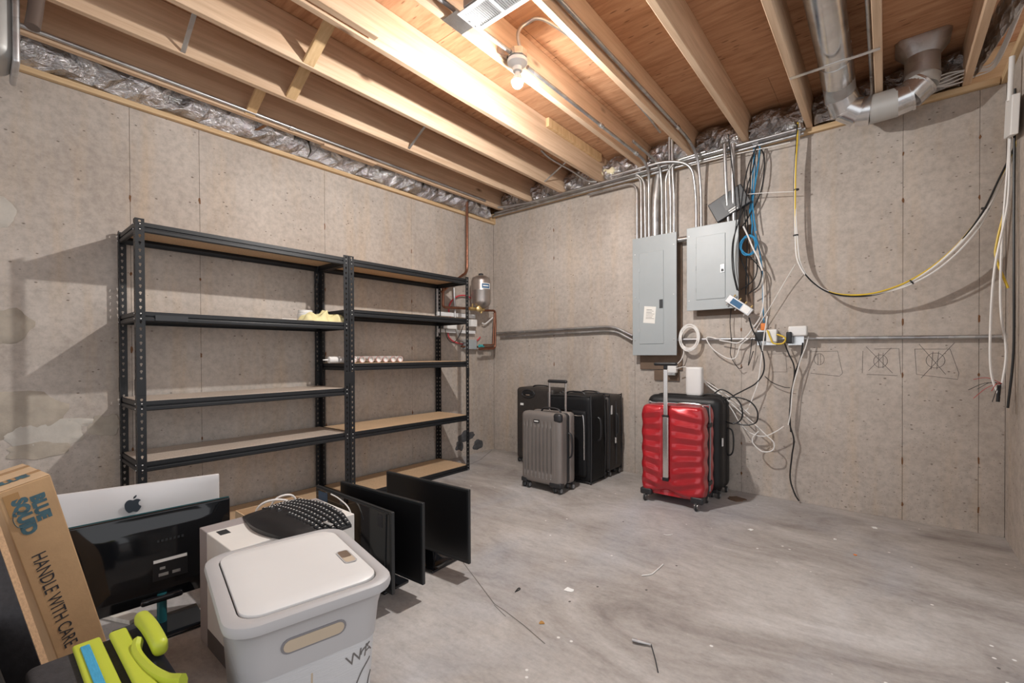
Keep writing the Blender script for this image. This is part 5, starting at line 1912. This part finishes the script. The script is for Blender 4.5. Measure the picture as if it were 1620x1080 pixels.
for row in range(6):
    v = .44 + row * .098
    ncol = 21
    for cidx in range(ncol):
        u = -.93 + 1.86 * cidx / (ncol - 1)
        if row == 0 and 4 <= cidx <= 9 and cidx != 6:
            continue
        x, y = kout(u, v)
        x += .004 * (row % 2)
        z = ktop(u, v) * min(1, .35 + 4 * min((u + 1) / 2, 1 - (u + 1) / 2)) + .0005
        w_ = .0092
        ks.add([(x - w_, y - .0085, z), (x + w_, y - .0085, z), (x + w_, y + .0085, z), (x - w_, y + .0085, z), (x - w_ * .75, y - .006, z + .005), (x + w_ * .75, y - .006, z + .005), (x + w_ * .75, y + .0068, z + .0055), (x - w_ * .75, y + .0068, z + .0055)],
               [(3, 2, 1, 0), (4, 5, 6, 7), (0, 1, 5, 4), (1, 2, 6, 5), (2, 3, 7, 6), (3, 0, 4, 7)])
        lg.add([(x - .003, y - .001, z + .0056), (x + .0025, y - .001, z + .0056), (x + .0025, y + .004, z + .0059), (x - .003, y + .004, z + .0059)], [(0, 1, 2, 3)])
ks.build('keycaps', 'keycap', kb, kind='stuff')
lg.build('key_legends', 'label_white', kb, kind='stuff')
for u, v in ((-.12, .985), (.52, .985), (.88, .62)):
    x, y = kout(u, v)
    z = ktop(u, v) * .9 + .006
    MB(kxf).box((x - .03, y - .012, z), (x + .02, y + .0, z + .003)).build('media_key', 'galv_dull', kb)

cbx = thing('cardboard_box', 'open tan cardboard box of cables behind the keyboard', 'box', (1.26, -2.945, 0))
bx0, bx1, by0, by1, bz = 1.105, 1.445, -3.095, -2.800, .352
for a, b in (((bx0, by0, 0), (bx0 + .005, by1, bz)), ((bx1 - .005, by0, 0), (bx1, by1, bz)), ((bx0 + .005, by0, 0), (bx1 - .005, by0 + .005, bz)), ((bx0 + .005, by1 - .005, 0), (bx1 - .005, by1, bz)), ((bx0 + .005, by0 + .005, .0), (bx1 - .005, by1 - .005, .005))):
    MB().box(a, b).build('box_panel', 'cardboard_pale', cbx)


def pb(px, py, z):
    return at_z(px, py, z)


W('cable', [(1.22, -3.04, .20), (1.22, -3.05, .34), (1.235, -3.02, .395), (1.26, -2.95, .40), (1.27, -2.90, .36), (1.28, -2.88, .22)], .006, 'white_cable', 'white cable arching out of the cardboard box, left arch')
W('cable', [(1.17, -2.96, .20), (1.17, -2.96, .34), (1.185, -2.93, .39), (1.20, -2.87, .39), (1.20, -2.84, .33), (1.20, -2.83, .22)], .006, 'white_cable', 'white cable arching out of the cardboard box, right arch')
W('cable', [(1.30, -3.05, .22), (1.30, -3.04, .36), (1.31, -2.98, .40), (1.31, -2.92, .37), (1.31, -2.88, .25)], .004, 'black_cable', 'black cable arching just behind the keyboard in the cardboard box')
W('cable', [(1.40, -2.86, .25), (1.405, -2.85, .36), (1.42, -2.83, .385), (1.425, -2.82, .36), (1.42, -2.815, .30)], .0035, 'black_cable', 'thin black cable poking out of the cardboard box at the right')
W('cable', [(1.46, -2.80, .43), (1.52, -2.795, .42), (1.60, -2.79, .39), (1.64, -2.79, .33)], .003, 'white_cable', 'thin white cord in front of the glossy monitor beside the keyboard')

# ------------------------------------------------------------------ laundry hamper
HC = Vector((2.338, -3.372, 0))
hang = math.atan2(-.086, .437)
hxf = Matrix.Translation(HC) @ Matrix.Rotation(hang, 4, 'Z')
hp = thing('laundry_hamper', 'grey plastic laundry hamper with cream lid and printed sides', 'hamper', HC)


def rrect(hw, hd, r, n=6):
    out = []
    for cx_, cy_, a0 in ((hw - r, hd - r, 0), (-(hw - r), hd - r, 90), (-(hw - r), -(hd - r), 180), (hw - r, -(hd - r), 270)):
        for i in range(n + 1):
            a = R(a0 + 90 * i / n)
            out.append((cx_ + math.cos(a) * r, cy_ + math.sin(a) * r))
    return out


def loft(secs, name, mat, par, xf, cap0=False, cap1=False, angle=45):
    m = MB(xf)
    rings = [[(x, y, z) for x, y in rrect(hw, hd, r)] for hw, hd, r, z in secs]
    n = len(rings[0])
    vs = [p for rg in rings for p in rg]
    fs = [(i * n + j, i * n + (j + 1) % n, (i + 1) * n + (j + 1) % n, (i + 1) * n + j) for i in range(len(rings) - 1) for j in range(n)]
    if cap0:
        fs.append(tuple(range(n))[::-1])
    if cap1:
        fs.append(tuple((len(rings) - 1) * n + j for j in range(n)))
    m.add(vs, fs)
    return m.build(name, mat, par, smooth=True, angle=angle)


HZ = .552
loft([(.158, .118, .045, .0), (.165, .125, .045, .006), (.190, .148, .05, .405), (.1905, .1485, .05, .41)], 'printed_wall', 'hamper_wall', hp, hxf, True)
loft([(.1925, .1505, .05, .408), (.195, .153, .05, .44), (.199, .157, .052, .48), (.206, .164, .055, .508), (.215, .173, .06, .522), (.217, .175, .06, .5225)], 'collar', 'hamper_grey', hp, hxf)
loft([(.215, .173, .06, .521), (.224, .181, .062, .526), (.2265, .1835, .064, .536), (.224, .181, .062, .547), (.218, .175, .06, .5505), (.200, .157, .05, .551), (.1955, .1525, .048, .548), (.194, .151, .047, .535)], 'rim', 'hamper_grey', hp, hxf)
lid = loft([(.190, .147, .045, .530), (.1925, .1495, .046, .545), (.1915, .1485, .046, .5525), (.186, .143, .044, .5555), (.150, .108, .03, .5575), (.05, .03, .01, .558)], 'lid', 'hamper_lid', hp, hxf, False, True, 30)
# grip hole in the lid
g0 = hxf.inverted() @ at_z(548, 880, .558)


def stadium(L, r, n=8):
    return [(L / 2 - r + r * math.cos(a), r * math.sin(a)) for a in [R(-90 + 180 * i / n) for i in range(n + 1)]] + [(-L / 2 + r + r * math.cos(a), r * math.sin(a)) for a in [R(90 + 180 * i / n) for i in range(n + 1)]]


def rr(hw, hd, r):
    return rrect(hw, hd, r, 4)


gz_ = .5583
MB(hxf).prism(rr(.042, .0165, .010), (g0.x, g0.y, gz_), (1, 0, 0), (0, 1, 0), .001).build('grip_rim', 'hamper_grey', lid)
MB(hxf).prism(rr(.038, .0130, .008), (g0.x, g0.y, gz_ + .0011), (1, 0, 0), (0, 1, 0), .0004).build('grip_hole', 'hamper_slot', lid)
MB(hxf).prism(rr(.022, .0125, .006), (g0.x - .015, g0.y, gz_ + .0016), (1, 0, 0), (0, 1, 0), .0003).build('grip_recess', 'brown_board', lid)
# slot handle on the collar face towards +x
sl_o = Vector((.1965, -.008, .468))
upv = Vector((.13, 0, 1)).normalized()
MB(hxf).prism(stadium(.140, .0185), sl_o, (0, 1, 0), upv, .0035).build('slot_frame', 'hamper_edge', hp)
MB(hxf).prism(stadium(.130, .0140), sl_o + Vector((.0036, 0, -.0003)), (0, 1, 0), upv, .0012).build('slot_opening', 'hamper_slot', hp)
for k, y in enumerate((-.048, -.012, .024)):
    MB(hxf).prism(rr(.0022, .035, .002), (.1845, y, .338 + .008 * k), (0, 1, 0), (.0625, 0, 1), .002).build('wall_slit', 'hamper_slot', hp)
# printed script wrapped round the tapered wall


def hwrap(sa, z, off=.0008):
    """arc length sa from the middle of the +x face, height z -> local point"""
    f = min(1, max(0, (z - .006) / .399))
    hw, hd, r = .165 + .025 * f, .125 + .023 * f, .045 + .005 * f
    g = 1 if sa >= 0 else -1
    q = abs(sa)
    if q <= hd - r:
        return Vector((hw + off, g * q, z))
    a = (q - (hd - r)) / r
    if a < math.pi / 2:
        return Vector((hw - r + (r + off) * math.cos(a), g * (hd - r + (r + off) * math.sin(a)), z))
    return Vector((hw - r - (q - (hd - r) - r * math.pi / 2), g * (hd + off), z))


def wrap_text(body, size, s0, z0, tilt, bold=0):
    t = text_mb(body, size, (0, 0, 0), (1, 0, 0), (0, 1, 0), 0, bold)
    m = MB(hxf)
    c, sn = math.cos(tilt), math.sin(tilt)
    m.add([hwrap(s0 + v.x * c - v.y * sn, z0 + v.x * sn + v.y * c) for v in t.v], t.f)
    return m.build('lettering', 'pencil', hp)


wrap_text('WA', .040, .068, .356, R(14))
wrap_text('OLD', .050, -.150, .315, R(-2), .0005)
for P in ([(.125, .395), (.105, .385), (.10, .375)], [(.128, .355), (.105, .335), (.090, .305), (.086, .280), (.092, .262), (.105, .258), (.110, .27)], [(.135, .315), (.126, .30), (.122, .285)], [(-.15, .367), (-.13, .368), (-.10, .362)], [(.12, .25), (.108, .24), (.104, .225)]):
    PP = cr([Vector((a, b, 0)) for a, b in P], 5)
    MB(hxf).tube([hwrap(p.x, p.y, .0006) for p in PP], .0016, 5).build('printed_scroll', 'pencil', hp)

# ------------------------------------------------------------------ leaning long box with lettering
a_ = Vector((.110, -.2154, .9703)).normalized()
w_ = Vector((.2103, -.9491, -.2345))
w_ = (w_ - a_ * w_.dot(a_)).normalized()
n_ = w_.cross(a_)
if n_.x < 0:
    n_ = -n_
BW, BT = .116, .20
P2 = at_d(80, 751, 1.35)
O = P2 - a_ * (min(P2.z, (P2 + w_ * BW).z, (P2 - n_ * BT).z, (P2 + w_ * BW - n_ * BT).z) / a_.z - .002)
LEN = (P2 - O).length
sq = thing('long_carton', 'long brown cardboard box leaning at the left, printed with teal and black lettering', 'box', (O.x, O.y, 0))
MB().obox(O, a_ * LEN, w_ * BW, -n_ * BT).build('box_body', 'cardboard', sq, bevel=.003)
MB().obox(O + a_ * (LEN + .0004) - n_ * .003 + w_ * .001, w_ * (BW - .002), -n_ * BT * .96, a_ * .003).build('end_flap', 'cardboard_pale', sq, bevel=.001, seg=1)
for f0 in (.30, .70):
    MB().obox(O + a_ * (LEN + .0036) - n_ * (BT * f0) + w_ * .001, w_ * (BW - .002), -n_ * (BT * .10), a_ * .0006).build('tape_strip', 'tape', sq)
MB().obox(O + a_ * (LEN - .085) + w_ * (BW - .042) + n_ * .0003, a_ * .07, w_ * .032, n_ * .0008).build('tape_strip', 'tape', sq)
td, tu = -a_, -w_
fo = lambda s, t: O + a_ * (LEN - s) + w_ * t + n_ * .0004
text_mb('BLUE', .040, fo(.042, .054), td, tu, .0008, .0028, xs=.88).build('lettering', 'ink_teal', sq)
text_mb('SQUID', .042, fo(.036, .092), td, tu, .0008, .0028, xs=.90).build('lettering', 'ink_teal', sq)
text_mb('HANDLE WITH CARE', .046, fo(.215, .093), td, tu, .0008, .0001, xs=.76).build('lettering', 'ink_black', sq)
P = [fo(.078, .066), fo(.070, .088), fo(.078, .098), fo(.095, .102), fo(.115, .098), fo(.122, .088)]
MB().tube(cr(P, 4), .003, 6, flat=.3).build('emblem_swirl', 'ink_teal', sq)
text_mb('BLUE', .040, O + a_ * (LEN + .0045) - n_ * .045 + w_ * .108, -w_, -n_, .0004, .0025, xs=.85).build('lettering', 'ink_teal', sq)

# black laminated particle board leaning beneath the long box
o0 = at_d(40, 1030, 1.18)
o1 = at_d(-24, 848, 1.20)
aa = (o1 - o0).normalized()
s_ = o0.z / aa.z
B0 = o0 - aa * (s_ - .004)
ww = Vector((-.62, -.78, .0))
ww = (ww - aa * ww.dot(aa)).normalized()
nn = aa.cross(ww).normalized()
if nn.x < 0:
    nn = -nn
B0 = B0 + Vector((0, 0, max(0, -B0.z, -(B0 - nn * .022).z, -(B0 + ww * .24).z, -(B0 + ww * .24 - nn * .016).z)))
pbd = thing('laminate_board', 'black laminate particle board with raw edge leaning beside the long box', 'board', (B0.x, B0.y, 0))
MB().obox(B0, aa * .62, ww * .24, -nn * .022).build('board_core', 'raw_board', pbd)
MB().obox(B0 + nn * .0002 + ww * .001, aa * .62, ww * .238, nn * .001).build('black_laminate', 'case_fabric', pbd)

# pale wood offcuts on the floor
for (q0, q1, lab) in (((128, 968), (205, 985), 'pale wood offcut on the floor under the leaning box'), ((100, 985), (170, 962), 'second pale wood offcut on the floor near the black monitor base')):
    a, b = at_z(*q0, .01), at_z(*q1, .01)
    d = (b - a)
    d.z = 0
    sdir = Vector((-d.y, d.x, 0)).normalized() * .05
    m = MB().obox((a.x, a.y, .001 if lab[0] == 'p' else .0205), d, sdir, (0, 0, .018))
    tag(m.build('wood_offcut', 'offcut_wood', bevel=.002), lab, 'wood')

# ------------------------------------------------------------------ black case with lime straps
cs = thing('tool_case', 'black flat case with lime green straps and blue band at the bottom left', 'case', (2.30, -3.73, 0))
cz = .40
MB().rbox((2.03, -3.838, .002), (2.66, -3.622, cz), .018, (6, 4, 4)).build('case_body', 'case_fabric', cs, smooth=True)
MB().rbox((2.028, -3.68, .06), (2.50, -3.620, cz + .003), .015, (5, 3, 3)).build('case_edge', 'case_navy', cs, smooth=True)


def zband(px0, px1, z, th, name, mat, par, off=0, x1=2.5, ramp=.0):
    a, b = at_z(*px0, z), at_z(*px1, z)
    m = MB()
    m.rbox((min(a.x, b.x) - .012, min(a.y, b.y), z), (x1, max(a.y, b.y), z + th), th * .45, (5, 3, 1))
    return m.build(name, mat, par, smooth=True)


zband((115, 1033), (160, 1016), cz + .001, .012, 'wide_strap', 'lime', cs)
zband((128, 1029), (143, 1023), cz + .0135, .003, 'blue_band', 'sky_band', cs)
zband((173, 1013), (203, 1005), cz + .004, .016, 'narrow_strap', 'lime', cs)
# buckle loop
bp_ = [at_z(218, 1016, cz + .02), at_z(216, 1035, cz + .012), at_z(235, 1060, cz + .012), at_z(262, 1076, cz + .015), at_z(290, 1078, cz + .02)]
MB().tube(cr(bp_, 6), .011, 8, flat=1.6).build('buckle_loop', 'lime', cs, smooth=True)
a = at_z(232, 1003, cz + .012)
b = at_z(268, 1055, cz + .05)
m = MB()
yb0, yb1 = at_z(225, 1006, cz + .02).y, at_z(262, 1008, cz + .02).y
m.rbox((2.035, yb0, cz + .004), (2.235, yb1 - .004, cz + .042), .014, (8, 3, 2), lambda q, n: q + Vector((0, 0, .010 * math.sin((q.x - 2.035) * 16))))
m.build('buckle_lever', 'lime', cs, smooth=True)

# tan board with a black steel edge in the bottom left corner
tb = thing('shelf_panel', 'tan board with black metal edge at the very bottom left corner', 'board', (2.2, -3.98, 0))
e0, e1 = at_z(0, 975, .43), at_z(52, 1085, .43)
ed = (e1 - e0)
ed.z = 0
sd = Vector((ed.y, -ed.x, 0)).normalized()
o0 = Vector((e0.x, e0.y, 0)) - ed * .3 + sd * .03
MB().obox(o0 + Vector((0, 0, .0)) + sd * .016, ed * 2.0, sd * .22, (0, 0, .425)).build('board_stack', 'raw_board', tb, bevel=.002)
MB().obox(o0, ed * 2.0, sd * .0155, (0, 0, .430)).build('edge_beam', 'black_steel', tb, bevel=.003)

# ------------------------------------------------------------------ scraps on the floor


def scrap(px, py, r, mat, name, label, cat, n=9, th=.0015, st=1.0):
    c = at_z(px, py, 0)
    pl_ = [(math.cos(2 * math.pi * i / n) * r * random.uniform(.5, 1.2) * st, math.sin(2 * math.pi * i / n) * r * random.uniform(.5, 1.2)) for i in range(n)]
    m = MB().prism(pl_, (c.x, c.y, .0012), (1, 0, 0), (0, 1, 0), th)
    return tag(m.build(name, mat), label, cat)


scrap(900, 933, .022, 'label_white', 'paper_scrap', 'torn white paper scrap in the middle of the floor', 'scrap', st=1.5)
scrap(857, 985, .013, 'leaf', 'dry_leaf', 'small orange dry leaf on the floor near the crack', 'leaf')
scrap(1188, 838, .018, 'label_white', 'paper_scrap', 'white scrap on the floor near the hanging black cord', 'scrap')
scrap(1321, 853, .012, 'label_white', 'paper_scrap', 'tiny white scrap on the floor below the big cable loop', 'scrap')
scrap(1384, 835, .020, 'label_white', 'paper_scrap', 'white scrap lying closest to the back wall on the right', 'scrap')
scrap(1353, 878, .010, 'orange_plastic', 'plastic_scrap', 'tiny orange scrap on the right part of the floor', 'scrap')
scrap(763, 714, .012, 'leaf', 'wood_chip', 'tiny yellow wood chip beside the left suitcase', 'scrap')
scrap(1165, 790, .06, 'brown_board', 'dirt_pile', 'small brown heap of dirt beside the black suitcase', 'dirt', n=14, th=.006, st=1.4)
W('wire_scrap', [at_z(px, py, .004) for px, py in ((1015, 910), (1030, 908), (1038, 902), (1045, 896), (1049, 892))], .0025, 'white_cable', 'short white wire scrap lying on the floor', 'wire')
W('wire_scrap', [at_z(px, py, .003) for px, py in ((815, 936), (820, 930), (823, 931), (817, 935))], .002, 'black_cable', 'tiny black wire twist on the floor', 'wire')
W('wire_scrap', [at_z(px, py, .003) for px, py in ((1050, 845), (1056, 846), (1064, 845))], .002, 'white_cable', 'tiny white wire scrap on the floor beyond the paper', 'wire')
ps = thing('swab', 'grey plastic wrapped plug with a thin tail lying on the floor', 'scrap', at_z(1015, 1014, 0))
a, b = at_z(1000, 1011, .010), at_z(1030, 1019, .008)
MB().tube([a, a + (b - a) * .2, a + (b - a) * .7, b], [.008, .0095, .007, .004], 8, flat=.6).build('plug_end', 'galv_dull', ps, smooth=True)
MB().tube(cr([b, at_z(1036, 1040, .003), at_z(1040, 1058, .003), at_z(1041, 1063, .003)], 4), .0022, 6).build('tail', 'dark_grey_plastic', ps, smooth=True)

for ob in bpy.data.objects:
    if '_o' in ob:
        del ob['_o']
